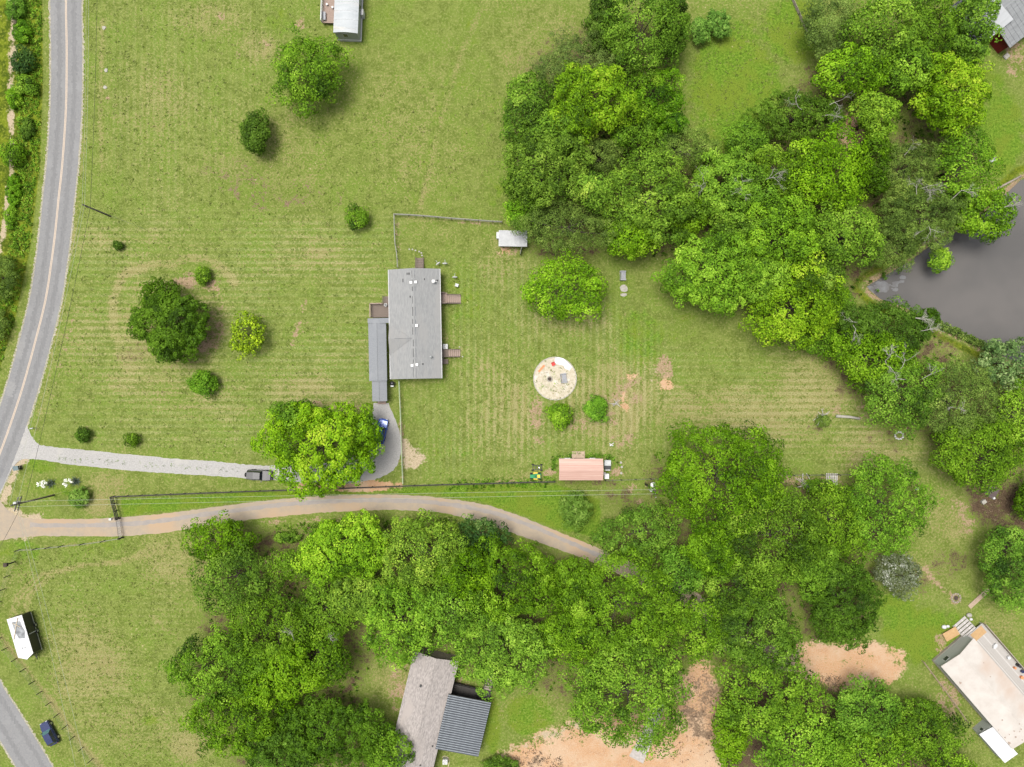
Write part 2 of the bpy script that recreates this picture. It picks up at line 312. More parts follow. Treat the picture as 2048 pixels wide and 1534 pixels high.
area("lush", [(240, 998), (520, 984), (820, 974), (1110, 966), (1200, 1000), (1200, 1075), (1120, 1060), (1050, 1032), (960, 1004), (860, 988), (700, 986), (520, 1000), (400, 1014), (300, 1026), (246, 1032)], .95, 8)
line("lush", [(480, 990), (520, 986)], 9, 1)
# leaf litter and woodland floor
area("litter", [(385, 1050), (560, 1055), (700, 1045), (900, 1050), (1030, 1085), (1200, 1135), (1230, 1060), (1340, 1000), (1390, 900), (1500, 900), (1620, 960), (1780, 960), (1840, 1050), (1760, 1130), (1750, 1240), (1660, 1290), (1600, 1310), (1450, 1340), (1400, 1320), (1300, 1420), (1180, 1430), (1090, 1390), (930, 1340), (830, 1320), (740, 1330), (720, 1420), (780, 1460), (770, 1560), (470, 1560), (430, 1460), (370, 1400), (390, 1270), (420, 1200)], .55, 26)
area("litter", [(1450, 1345), (1620, 1360), (1720, 1400), (1830, 1400), (1930, 1520), (1940, 1600), (1450, 1600)], .9, 22)
area("litter", [(1040, 130), (1180, 30), (1340, 20), (1360, 250), (1440, 320), (1530, 260), (1640, 90), (1880, 40), (1950, 150), (1960, 320), (1880, 470), (1740, 560), (1680, 660), (1580, 680), (1420, 600), (1350, 520), (1230, 480), (1060, 490), (1020, 400)], .55, 30)
area("litter", [(1600, 660), (1700, 700), (1860, 650), (1960, 740), (2120, 700), (2120, 970), (1900, 960), (1850, 880), (1740, 830), (1680, 780)], .6, 34)
for b in [(1990, 1000, 70, 60, .95), (2030, 1070, 60, 60, .7), (1900, 1130, 50, 46, .5), (1790, 870, 70, 40, .35), (330, 700, 110, 50, .3), (420, 660, 26, 60, .5), (1250, 1000, 60, 30, .5), (1310, 960, 30, 60, .5), (1130, 500, 90, 20, .6),
          (560, 392, 110, 34, .25), (460, 350, 90, 40, .22), (1170, 965, 90, 9, .6), (560, 1080, 50, 26, .7), (1640, 850, 30, 20, .35), (1840, 1160, 40, 30, .5)]:
    blob("litter", *b)
# mowing stripes, tall verge growth
area("mowh", [(150, 430), (800, 440), (770, 800), (520, 900), (100, 880), (80, 830)], 1, 40)
area("mowv", [(900, 520), (1050, 520), (1330, 640), (1330, 900), (1000, 930), (830, 960), (830, 780), (900, 760)], 1, 40)
area("mowh", [(1330, 690), (1600, 720), (1720, 800), (1860, 880), (1860, 940), (1600, 940), (1330, 840)], .9, 30)
area("mowh", [(60, 1110), (380, 1090), (400, 1300), (380, 1530), (220, 1530), (60, 1330)], .35, 60)
area("mowv", [(200, 0), (640, 0), (520, 200), (450, 420), (200, 430)], .5, 60)
area("tall", [(-600, -400), (84, -300), (84, 0), (86, 150), (80, 330), (60, 500), (30, 640), (-20, 800), (-600, 900)], 1, 7)
line("sand", [(25, -60), (27, 100), (19, 170), (24, 260), (22, 340), (10, 450), (-6, 520)], 7, .8)
line("tall", [(-60, 1560), (-20, 1500), (20, 1550)], 12, .3)
# pond basin
POND = [(1726, 572), (1752, 556), (1815, 520), (1868, 480), (1930, 450), (1990, 402), (2042, 354), (2120, 330), (2300, 380), (2330, 640), (2160, 770), (2060, 740), (1996, 712), (1950, 690), (1902, 668), (1862, 646), (1812, 620), (1760, 602)]
pd = segd(POND+[POND[0]]); pin = inside(POND); pd = np.where(pin, pd, -pd)/S
GZ = -1.7*sm((pd+1.2)/5.0)
ch["dirt"] = np.maximum(ch["dirt"], .8*sm(1-np.abs(pd-.1)/.9)); ch["tall"] = np.maximum(ch["tall"], .8*sm(1-np.abs(pd+1.3)/1.4)); ch["litter"] = np.where(pd > .4, .8, ch["litter"])
far = (np.abs(GX) > 110) | (np.abs(GY) > 90)
for k in ch: ch[k][far] = .35 if k == "dry" else (0.25 if k == "lush" else 0)
me = bpy.data.meshes.new("ground")
nv = NX*NY; me.vertices.add(nv); me.vertices.foreach_set("co", np.stack([GX, GY, GZ], -1).astype(np.float32).ravel())
idx = np.arange(nv).reshape(NY, NX); q = np.stack([idx[:-1, :-1], idx[:-1, 1:], idx[1:, 1:], idx[1:, :-1]], -1).reshape(-1, 4)
me.loops.add(len(q)*4); me.loops.foreach_set("vertex_index", q.ravel().astype(np.int32))
me.polygons.add(len(q)); me.polygons.foreach_set("loop_start", np.arange(0, len(q)*4, 4, dtype=np.int32))
me.update(calc_edges=True); me.polygons.foreach_set("use_smooth", np.ones(len(q), bool))
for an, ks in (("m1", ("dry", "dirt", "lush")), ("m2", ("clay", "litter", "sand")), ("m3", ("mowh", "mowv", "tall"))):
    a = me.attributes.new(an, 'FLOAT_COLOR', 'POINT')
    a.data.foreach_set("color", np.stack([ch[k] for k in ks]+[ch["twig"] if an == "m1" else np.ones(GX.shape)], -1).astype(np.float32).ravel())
def ground_mat():
    m = bpy.data.materials.new("lawn_and_earth"); m.use_nodes = True; nt = m.node_tree; N, Lk = nt.nodes, nt.links
    b = N["Principled BSDF"]; b.inputs["Roughness"].default_value = .95; b.inputs["Specular IOR Level"].default_value = .1
    tc = N.new("ShaderNodeTexCoord")
    def noise(sc, det=5, rough=.6, st=None):
        n = N.new("ShaderNodeTexNoise"); n.inputs["Scale"].default_value = sc; n.inputs["Detail"].default_value = det; n.inputs["Roughness"].default_value = rough
        v = tc.outputs["Object"]
        if st: mp = N.new("ShaderNodeMapping"); mp.inputs["Scale"].default_value = st; Lk.new(v, mp.inputs[0]); v = mp.outputs[0]
        Lk.new(v, n.inputs["Vector"]); return n.outputs["Fac"]
    def math_(op, a, c, d=None):
        n = N.new("ShaderNodeMath"); n.operation = op
        for i, x in enumerate((a, c, d)):
            if x is None: continue
            if isinstance(x, (int, float)): n.inputs[i].default_value = x
            else: Lk.new(x, n.inputs[i])
        return n.outputs[0]
    def rng_(x, a, c, o0=0, o1=1, smooth=True):
        n = N.new("ShaderNodeMapRange"); n.interpolation_type = 'SMOOTHSTEP' if smooth else 'LINEAR'
        n.inputs[1].default_value = a; n.inputs[2].default_value = c; n.inputs[3].default_value = o0; n.inputs[4].default_value = o1; Lk.new(x, n.inputs[0]); return n.outputs[0]
    def mix(f, a, c):
        n = N.new("ShaderNodeMix"); n.data_type = 'RGBA'
        if isinstance(f, (int, float)): n.inputs[0].default_value = f
        else: Lk.new(f, n.inputs[0])
        for i, x in ((6, a), (7, c)):
            if isinstance(x, tuple): n.inputs[i].default_value = x
            else: Lk.new(x, n.inputs[i])
        return n.outputs[2]
    def att(nm):
        a = N.new("ShaderNodeAttribute"); a.attribute_name = nm; s = N.new("ShaderNodeSeparateColor"); Lk.new(a.outputs["Color"], s.inputs[0]); return [s.outputs[0], s.outputs[1], s.outputs[2], a.outputs["Alpha"]]
    A, B, D = att("m1"), att("m2"), att("m3")
    fine = noise(2.6, 5, .7); mid = noise(.55, 5, .65); big = noise(.07, 4, .55); big2 = noise(.19, 4, .6); tiny = noise(5.0, 3, .6)
    green = mix(rng_(mid, .40, .60), (.084, .112, .019, 1), (.120, .151, .032, 1))
    green = mix(math_('MULTIPLY', rng_(big2, .44, .60), .7), green, (.098, .148, .020, 1))
    green = mix(rng_(fine, .45, .70), green, (.180, .203, .060, 1))
    green = mix(rng_(tiny, .34, .46, .6, 0), green, (.036, .054, .007, 1))
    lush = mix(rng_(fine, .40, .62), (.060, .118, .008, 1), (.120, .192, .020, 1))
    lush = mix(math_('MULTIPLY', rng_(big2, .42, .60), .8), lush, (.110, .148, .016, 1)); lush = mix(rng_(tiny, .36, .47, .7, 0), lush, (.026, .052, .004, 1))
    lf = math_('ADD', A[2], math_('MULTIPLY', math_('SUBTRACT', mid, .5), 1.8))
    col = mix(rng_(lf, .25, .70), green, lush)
    # straw-coloured dry blades
    df = math_('ADD', A[0], math_('MULTIPLY', math_('SUBTRACT', fine, .5), 3.2)); df = math_('ADD', df, math_('MULTIPLY', math_('SUBTRACT', big, .5), 1.6)); df = math_('ADD', df, math_('MULTIPLY', math_('SUBTRACT', mid, .5), 1.3)); df = math_('ADD', df, math_('MULTIPLY', math_('SUBTRACT', big2, .5), .7))
    df = math_('SUBTRACT', df, math_('MULTIPLY', A[2], .45))
    sh = noise(1.0, 4, .6, (.10, 1.5, 1)); sv_ = noise(1.0, 4, .6, (1.5, .10, 1))
    df = math_('ADD', df, math_('MULTIPLY', D[0], math_('MULTIPLY', math_('SUBTRACT', sh, .5), 1.8)))
    df = math_('ADD', df, math_('MULTIPLY', D[1], math_('MULTIPLY', math_('SUBTRACT', sv_, .5), 1.8)))
    def stripes(axis, sc, dist):
        w = N.new("ShaderNodeTexWave"); w.bands_direction = axis; w.inputs["Scale"].default_value = sc; w.inputs["Distortion"].default_value = dist; w.inputs["Detail"].default_value = 2; w.inputs["Detail Scale"].default_value = .12; Lk.new(tc.outputs["Object"], w.inputs[0]); return w.outputs["Fac"]
    gate = rng_(big, .38, .58, .35, 1.0)
    df = math_('ADD', df, math_('MULTIPLY', math_('MULTIPLY', D[0], gate), math_('MULTIPLY', math_('SUBTRACT', stripes('Y', .275, 1.2), .5), .26)))
    df = math_('ADD', df, math_('MULTIPLY', math_('MULTIPLY', D[1], gate), math_('MULTIPLY', math_('SUBTRACT', stripes('X', .265, 1.2), .5), .24)))
    straw = mix(rng_(tiny, .42, .58), (.160, .144, .052, 1), (.228, .205, .092, 1))
    straw = mix(rng_(big2, .46, .62, 0, .3), straw, (.158, .122, .056, 1))
    col = mix(rng_(df, .05, .95, 0, .85), col, straw)
    stp = math_('ADD', math_('MULTIPLY', D[0], rng_(stripes('Y', .275, .7), .35, .65)), math_('MULTIPLY', D[1], rng_(stripes('X', .265, .7), .35, .65)))
    lit = N.new("ShaderNodeHueSaturation"); lit.inputs["Value"].default_value = 1.17; lit.inputs["Saturation"].default_value = .92; Lk.new(col, lit.inputs["Color"])
    col = mix(math_('MULTIPLY', stp, math_('MULTIPLY', gate, .85)), col, lit.outputs[0])
    # tall verge
    tl = mix(rng_(mid, .42, .58), (.040, .062, .004, 1), (.100, .130, .008, 1)); tl = mix(rng_(fine, .50, .66), tl, (.165, .185, .024, 1))
    tn = math_('ADD', D[2], math_('MULTIPLY', math_('SUBTRACT', fine, .5), 1.0))
    col = mix(rng_(tn, .30, .70), col, tl)
    # litter, dirt, clay, sand: patchy edges
    def patch(col, f, amp, c0, c1, lo=.30, hi=.62):
        g = math_('ADD', f, math_('MULTIPLY', math_('SUBTRACT', fine, .5), amp)); g = math_('ADD', g, math_('MULTIPLY', math_('SUBTRACT', mid, .5), amp*1.3)); g = math_('ADD', g, math_('MULTIPLY', math_('SUBTRACT', big2, .5), amp*.6)); g = math_('MULTIPLY', rng_(g, lo, hi), rng_(f, .02, .15))
        return mix(g, col, mix(rng_(tiny, .40, .60), c0, c1))
    col = patch(col, B[1], 1.8, (.050, .033, .020, 1), (.085, .058, .036, 1), .25, .95)
    col = patch(col, A[1], 2.8, (.185, .130, .075, 1), (.265, .198, .125, 1), .35, .85)
    cl = mix(rng_(big2, .42, .60), (.335, .195, .102, 1), (.355, .245, .155, 1)); cl = mix(rng_(mid, .54, .66, 0, .7), cl, (.285, .160, .085, 1))
    col = patch(col, B[0], 1.7, cl, mix(.5, cl, (.36, .27, .19, 1)), .14, .50)
    col = patch(col, B[2], 2.2, (.330, .275, .190, 1), (.250, .200, .128, 1), .32, .80)
    col = patch(col, A[3], 2.6, (.115, .078, .050, 1), (.180, .128, .085, 1), .35, 1.0)
    # small pale flowers and dead leaves
    vo = N.new("ShaderNodeTexVoronoi"); vo.inputs["Scale"].default_value = .55; vo.inputs["Randomness"].default_value = 1; Lk.new(tc.outputs["Object"], vo.inputs["Vector"])
    sp = math_('MULTIPLY', rng_(vo.outputs["Distance"], .045, .09, 1, 0), rng_(big2, .52, .56)); col = mix(math_('MULTIPLY', sp, .7), col, (.30, .27, .14, 1))
    Lk.new(col, b.inputs["Base Color"])
    bp = N.new("ShaderNodeBump"); bp.inputs["Strength"].default_value = .7; bp.inputs["Distance"].default_value = .12
    Lk.new(math_('ADD', fine, math_('MULTIPLY', tiny, .6)), bp.inputs["Height"]); Lk.new(bp.outputs[0], b.inputs["Normal"])
    return m
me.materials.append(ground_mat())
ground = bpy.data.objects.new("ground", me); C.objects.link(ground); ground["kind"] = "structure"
# ------------------------------------------------------------------ water
m_water.use_nodes = True; N = m_water.node_tree.nodes; Lk = m_water.node_tree.links
b = N["Principled BSDF"]; b.inputs["Roughness"].default_value = .12; b.inputs["IOR"].default_value = 1.33
n1 = N.new("ShaderNodeTexNoise"); n1.inputs["Scale"].default_value = .11; n1.inputs["Detail"].default_value = 3
rp = N.new("ShaderNodeValToRGB"); rp.color_ramp.elements[0].color = (.074, .071, .068, 1); rp.color_ramp.elements[1].color = (.094, .088, .083, 1); rp.color_ramp.elements[0].position = .35; rp.color_ramp.elements[1].position = .65
tc = N.new("ShaderNodeTexCoord"); Lk.new(tc.outputs["Object"], n1.inputs["Vector"]); Lk.new(n1.outputs["Fac"], rp.inputs[0]); Lk.new(rp.outputs[0], b.inputs["Base Color"])
n2 = N.new("ShaderNodeTexNoise"); n2.inputs["Scale"].default_value = 1.6; n2.inputs["Detail"].default_value = 4; Lk.new(tc.outputs["Object"], n2.inputs["Vector"])
bp = N.new("ShaderNodeBump"); bp.inputs["Strength"].default_value = .12; bp.inputs["Distance"].default_value = .05; Lk.new(n2.outputs["Fac"], bp.inputs["Height"]); Lk.new(bp.outputs[0], b.inputs["Normal"])
mb = MB()
cx, cy = 2000, 560
ring = [W(cx+(x-cx)*1.03, cy+(y-cy)*1.05) for x, y in POND]
mb.add([(p.x, p.y, -.45) for p in ring], [tuple(range(len(ring)))[::-1]])
tag(mb.build("pond_water", m_water), kind="structure")
# ------------------------------------------------------------------ roads and paths (sheets 4 mm apart)
def smooth_pts(pts, n=8):
    out = []; P = [np.array(p, float) for p in pts]; P = [2*P[0]-P[1]]+P+[2*P[-1]-P[-2]]
    for i in range(1, len(P)-2):
        for t in np.linspace(0, 1, n, endpoint=False):
            a, b_, c, d = P[i-1:i+3]
            out.append(.5*(2*b_+(c-a)*t+(2*a-5*b_+4*c-d)*t*t+(3*b_-a-3*c+d)*t**3))
    out.append(P[-2]); return np.array(out)
def strip(left, right, z, name, m, jag=0.0, n=8, kind="structure", seed=1):
    a, b_ = smooth_pts(left, n), smooth_pts(right, n); k = len(a); rg = np.random.RandomState(seed)
    d = (b_-a); d /= np.linalg.norm(d, axis=1)[:, None]+1e-9
    a = a-d*(rg.rand(k, 1)-.4)*jag; b_ = b_+d*(rg.rand(k, 1)-.4)*jag
    mb = MB(); vs_ = []
    for i in range(k):
        for t in (0, .33, .67, 1): p = a[i]*(1-t)+b_[i]*t; w = W(p[0], p[1]); vs_.append((w.x, w.y, z))
    fs = [(i*4+j, (i+1)*4+j, (i+1)*4+j+1, i*4+j+1) for i in range(k-1) for j in range(3)]
    mb.add(vs_, fs); o = mb.build(name, m)
    me_ = o.data
    if me_.polygons[0].normal.z < 0: me_.flip_normals()
    if kind: o["kind"] = kind
    return o
ctr = [(140, -420), (133, -200), (132, 0), (133.5, 100), (132.5, 200), (129, 270), (124, 335), (117, 400), (111, 460), (103.5, 520), (91, 600), (70, 685), (49, 762), (30, 822), (8, 885), (-16, 945), (-46, 1010), (-76, 1090), (-86, 1170), (-72, 1270), (-28, 1375), (18, 1450), (62, 1522), (115, 1610), (190, 1740), (300, 1900)]
cs = smooth_pts(ctr, 14); tg = np.gradient(cs, axis=0); tg /= np.linalg.norm(tg, axis=1)[:, None]; nm = np.stack([-tg[:, 1], tg[:, 0]], -1)
lo = lambda d: [tuple(p) for p in cs+nm*d]
def strip_raw(d0, d1, z, name, m, jag=0, seed=0, lo_i=0, hi_i=None):
    hi_i = hi_i or len(cs); rg = np.random.RandomState(seed); k = hi_i-lo_i
    j0 = (rg.rand(k)-.5)*jag; j1 = (rg.rand(k)-.5)*jag; mb = MB(); vs_ = []
    for i in range(k):
        c_, n_ = cs[lo_i+i], nm[lo_i+i]
        for d in (d0+j0[i], d1+j1[i]): p = c_+n_*d; w = W(*p); vs_.append((w.x, w.y, z))
    mb.add(vs_, [(2*i, 2*i+2, 2*i+3, 2*i+1) for i in range(k-1)]); o = mb.build(name, m)
    if o.data.polygons[0].normal.z < 0: o.data.flip_normals()
    return o
dense = smooth_pts(ctr, 40); cs = dense; tg = np.gradient(cs, axis=0); tg /= np.linalg.norm(tg, axis=1)[:, None]; nm = np.stack([-tg[:, 1], tg[:, 0]], -1)
tag(strip_raw(-34.5, 34.5, .004, "road_shoulder", m_shoulder, 3.6, 3), kind="structure")
road = tag(strip_raw(-31, 31, .010, "road", m_asphalt, 1.2, 4), kind="structure")
ia = lambda y: int(np.argmin(np.abs(cs[:, 1]-y)))
for d0_, d1_, sd_ in ((-20, -11, 5), (10, 19, 6)): strip_raw(d0_, d1_, .0135, "wheel_wear", m_worn, 5, sd_).parent = road
strip_raw(19, 30.5, .0165, "pale_patch", m_palepatch, 5, 21, ia(690), ia(725)).parent = road
strip_raw(24, 30.5, .0165, "pale_patch", m_palepatch, 4, 22, ia(20), ia(60)).parent = road
strip_raw(14, 30.5, .0165, "pale_patch", m_palepatch, 6, 23, ia(770), ia(800)).parent = road
i_end = int(np.argmin(np.abs(cs[:, 1]-1120)))
for d in (-1.15, 1.15): strip_raw(d-.85, d+.85, .020, "centre_line", m_line, .25, int(d*10+40), 0, i_end).parent = road
strip([(50, 846), (72, 884), (100, 893), (200, 903), (320, 915), (430, 923), (520, 931), (620, 930), (690, 918), (735, 893), (744, 850), (747, 806)],
      [(-6, 1000), (30, 930), (66, 918), (150, 930), (300, 944), (400, 950), (520, 958), (620, 966), (720, 964), (786, 940), (802, 880), (777, 806)], .007, "gravel_driveway", m_gravel, 2.2, 16, seed=5)
strip([(0, 1000), (18, 1022), (50, 1036), (120, 1038), (200, 1037), (300, 1030), (400, 1018), (500, 1005), (600, 995), (700, 990), (800, 990), (900, 998), (980, 1012), (1060, 1040), (1140, 1073), (1205, 1100), (1300, 1142), (1400, 1190), (1490, 1275), (1600, 1300)],
      [(-60, 1105), (0, 1082), (60, 1073), (130, 1072), (240, 1072), (330, 1065), (420, 1050), (520, 1037), (620, 1027), (700, 1022), (800, 1020), (880, 1025), (960, 1045), (1040, 1071), (1110, 1096), (1180, 1122), (1280, 1168), (1370, 1215), (1470, 1315), (1590, 1345)], .013, "side_lane", m_lane, 2.0, 14, seed=6)
tp = [(60, 1050), (120, 1051), (200, 1050), (300, 1044), (400, 1030), (500, 1017), (600, 1006), (700, 1001), (800, 1001), (900, 1009), (980, 1024), (1060, 1051), (1140, 1085), (1205, 1114)]
strip([(x, y-4.0) for x, y in tp], [(x, y+4.0) for x, y in tp], .017, "lane_track", m_track, 2.5, 14, seed=8)
mb = MB(); mb.prism([W(x, y)[:2] for x, y in [(1258, 1512), (1286, 1527), (1317, 1452), (1330, 1405), (1308, 1400), (1290, 1455)]], -.05, .03)
tag(mb.build("concrete_path", m_concrete), kind="structure")
# ------------------------------------------------------------------ trees and shrubs
def ramp(d, m, l, y=None): return [(0, d), (.45, m), (.8, l), (1, y or l)]
K = {
 "lawn":   (leafmat("grass_blade", ramp((.075, .105, .016, 1), (.110, .142, .028, 1), (.165, .185, .055, 1), (.25, .225, .10, 1)), .1), 1, .5, .3, .3, 10, 8),
 "brown":  (leafmat("dead_leaf", ramp((.045, .030, .020, 1), (.095, .065, .045, 1), (.16, .115, .08, 1), (.22, .17, .12, 1)), .05), 1, .5, .3, .5, 10, 8),  # ramp, lobe radius, clump radius, leaf length, aspect, leaves per clump, clumps per lobe
 "bright": (leafmat("leaf_yellow_green", ramp((0.021, 0.049, 0.004, 1), (0.096, 0.203, 0.011, 1), (0.187, 0.329, 0.024, 1), (0.268, 0.417, 0.045, 1))), 2.3, 1.15, 0.38, .62, 54, 11),
 "gold":   (leafmat("leaf_golden_green", ramp((0.025, 0.058, 0.004, 1), (0.121, 0.240, 0.013, 1), (0.234, 0.377, 0.029, 1), (0.365, 0.475, 0.053, 1))), 2.4, 1.15, 0.38, .62, 54, 11),
 "mid":    (leafmat("leaf_mid_green", ramp((0.014, 0.035, 0.003, 1), (0.076, 0.159, 0.008, 1), (0.153, 0.275, 0.020, 1), (0.237, 0.361, 0.040, 1))), 2.3, 1.12, 0.35, .6, 54, 11),
 "dark":   (leafmat("leaf_dark_green", ramp((0.013, 0.032, 0.002, 1), (0.047, 0.104, 0.006, 1), (0.090, 0.177, 0.013, 1), (0.144, 0.250, 0.028, 1))), 2.2, .75, 0.34, .6, 38, 13),
 "grey":   (leafmat("leaf_grey_green", ramp((0.024, 0.045, 0.008, 1), (0.087, 0.145, 0.024, 1), (0.156, 0.236, 0.042, 1), (0.239, 0.308, 0.069, 1))), 2.1, .8, 0.30, .4, 38, 13),
 "vivid":  (leafmat("leaf_vivid_green", ramp((0.015, 0.042, 0.003, 1), (0.079, 0.185, 0.010, 1), (0.159, 0.301, 0.023, 1), (0.238, 0.381, 0.042, 1))), 2.0, 1.00, 0.34, .6, 54, 11),
 "yellow": (leafmat("leaf_yellow_spotted", ramp((0.040, 0.076, 0.006, 1), (0.120, 0.192, 0.012, 1), (0.317, 0.435, 0.031, 1), (0.444, 0.542, 0.051, 1))), 1.2, .6, .36, .8, 13, 12),
 "blue":   (leafmat("leaf_blue_green", ramp((0.027, 0.067, 0.007, 1), (0.088, 0.195, 0.025, 1), (0.158, 0.293, 0.045, 1), (0.252, 0.390, 0.079, 1))), 1.0, .5, .34, .5, 15, 12),
 "white":  (leafmat("blossom_and_leaf", ramp((0.034, 0.046, 0.019, 1), (0.090, 0.115, 0.047, 1), (0.200, 0.220, 0.165, 1), (0.400, 0.410, 0.350, 1))), 1.5, .6, .36, .45, 15, 12),
 "pale":   (leafmat("leaf_pale_glossy", ramp((0.030, 0.069, 0.014, 1), (0.098, 0.172, 0.044, 1), (0.230, 0.310, 0.108, 1), (0.368, 0.437, 0.196, 1))), 1.9, .8, .46, .55, 15, 12),
 "spiky":  (leafmat("leaf_spiky_green", ramp((0.040, 0.085, 0.009, 1), (0.108, 0.198, 0.031, 1), (0.192, 0.294, 0.061, 1), (0.264, 0.360, 0.092, 1))), 1.5, .7, .85, .20, 13, 9),
 "glossy": (leafmat("leaf_glossy_dark", ramp((0.010, 0.029, 0.006, 1), (0.024, 0.066, 0.011, 1), (0.050, 0.105, 0.017, 1), (0.165, 0.231, 0.065, 1)), .12), 1.7, .7, .44, .5, 17, 12),
}
def unit(rg, n):
    v = rg.normal(size=(n, 3)); return v/np.linalg.norm(v, axis=1)[:, None]
def crown_mesh(rx, ry, zc, rz, kind, seed, dens=1.0):
    m, rl, rc, ls, asp, nl, nc = K[kind]; rg = np.random.RandomState(seed)
    rmin = min(rx, ry); sc = min(1.0, rmin/3.2)
    rc = rc*max(.38, sc)*rg.uniform(.85, 1.15); ls = ls*max(.5, sc**.6); rl = min(rl*rg.uniform(.85, 1.2), rmin*.6)
    amp = min(.38*rmin, 3.1)*rg.uniform(.85, 1.15)
    # rounded sub-domes spread over an uneven dome
    n_l = max(8, int(2.3*rx*ry/rl**2)); i = np.arange(n_l)+.5; u = 1-1.35*i/n_l; ph = i*2.399963+rg.uniform(0, 6.28)
    D_ = np.stack([np.sqrt(1-u*u)*np.cos(ph), np.sqrt(1-u*u)*np.sin(ph), u], -1)+rg.normal(scale=.15, size=(n_l, 3)); D_ /= np.linalg.norm(D_, axis=1)[:, None]
    A_ = rg.uniform(.35, 1.25, n_l); p1, p2, p3 = rg.uniform(0, 6.28, 3); rmean = (rx*ry*rz)**(1/3); sig = .62*rl/rmean
    ext = np.array([max(.25, rx-rc*.75-amp), max(.25, ry-rc*.75-amp), max(.25, rz-rc*.6-amp)])
    surf = 2*math.pi*1.35*((rx*ry)**1.6+2*((rx+ry)/2*rz)**1.6)**(1/1.6)/3**(1/1.6)
    n_o = int(max(26, dens*surf/(1.75*rc*rc))); n_t = int(n_o*1.28)
    i = np.arange(n_o)+.5; u = 1-1.38*i/n_o; ph = i*2.399963+rg.uniform(0, 6.28)
    d = np.stack([np.sqrt(1-u*u)*np.cos(ph), np.sqrt(1-u*u)*np.sin(ph), u], -1); d = np.concatenate([d, unit(rg, n_t-n_o)*np.array([1, 1, .6])])
    d += rg.normal(scale=.5*rc/rmean, size=d.shape); d /= np.linalg.norm(d, axis=1)[:, None]
    ang = np.arccos(np.clip(d@D_.T, -1, 1)); bmp = A_[None]*np.exp(-(ang/sig)**2/2); jn = bmp.argmax(1); bm = bmp.max(1)
    a = np.arctan2(d[:, 1], d[:, 0]); wob = 1+.08*np.sin(2*a+p1)+.075*np.sin(3*a+p2)+.06*np.sin(5*a+p3)
    dep = np.concatenate([rg.uniform(.84, 1.06, n_o), rg.uniform(.45, .78, n_t-n_o)])
    cc = d*(ext*(wob*dep)[:, None]+(amp*bm*dep)[:, None]); keep = rg.rand(n_t) < np.clip(.35+bm*1.5, 0, 1)
    nrm = d/np.array([rx, ry, rz])*rmean; cd = nrm/np.linalg.norm(nrm, axis=1)[:, None]*.8+(d-D_[jn])*.9+np.array([0, 0, .35]); cd /= np.linalg.norm(cd, axis=1)[:, None]
    lt = rg.normal(scale=.13, size=n_l)
    cc, cd, jn, d = cc[keep], cd[keep], jn[keep], d[keep]
    crr = rc*rg.uniform(.7, 1.2, len(cc)); ct = lt[jn]+rg.normal(scale=.10, size=len(cc)); lob = D_*ext
    # leaves
    ci = np.repeat(np.arange(len(cc)), nl); n = len(ci)
    ld = unit(rg, n)*.85+cd[ci]*.45+np.array([0, 0, .40]); ld /= np.linalg.norm(ld, axis=1)[:, None]
    pos = cc[ci]+ld*(crr[ci]*rg.uniform(.80, 1.04, n))[:, None]
    nr = ld*1.0+cd[ci]*.25+np.array([0, 0, .30])+unit(rg, n)*.46; nr /= np.linalg.norm(nr, axis=1)[:, None]
    t = np.cross(nr, unit(rg, n)); t /= np.linalg.norm(t, axis=1)[:, None]; b_ = np.cross(nr, t)
    L = ls*rg.uniform(.65, 1.25, n); wd = L*asp
    tint = np.clip(.46+ct[ci]+rg.normal(scale=.15, size=n), 0, 1)
    pos[:, 2] = np.maximum(pos[:, 2], -zc+.12)
    v = np.stack([pos-t*(L/2)[:, None], pos+b_*(wd/2)[:, None]+nr*(.06*L)[:, None], pos+t*(L/2)[:, None], pos-b_*(wd/2)[:, None]+nr*(.06*L)[:, None]], 1).reshape(-1, 3)
    v[:, 2] += zc
    me_ = bpy.data.meshes.new("crown"); me_.vertices.add(len(v)); me_.vertices.foreach_set("co", v.astype(np.float32).ravel())
    me_.loops.add(4*n); me_.loops.foreach_set("vertex_index", np.arange(4*n, dtype=np.int32))
    me_.polygons.add(n); me_.polygons.foreach_set("loop_start", np.arange(0, 4*n, 4, dtype=np.int32))
    me_.update(calc_edges=True)
    at = me_.attributes.new("tint", 'FLOAT', 'POINT'); at.data.foreach_set("value", np.repeat(tint, 4).astype(np.float32))
    me_.materials.append(m)
    return me_, lob+np.array([0, 0, zc]), n
def branchlet(mb, p, d, L, r, depth, rg):
    q = p+d*L; mid_ = (p+q)/2+Vector(rg.normal(scale=.06*L, size=3)); mb.tube([p, mid_, q], [r, r*.8, r*.55], 4, False)
    if depth:
        for k in range(rg.randint(2, 5)):
            nd = (d+Vector(rg.normal(scale=.55, size=3))).normalized(); branchlet(mb, p+(q-p)*rg.uniform(.45, 1), nd, L*rg.uniform(.5, .75), r*.55, depth-1, rg)
TRIS = 0
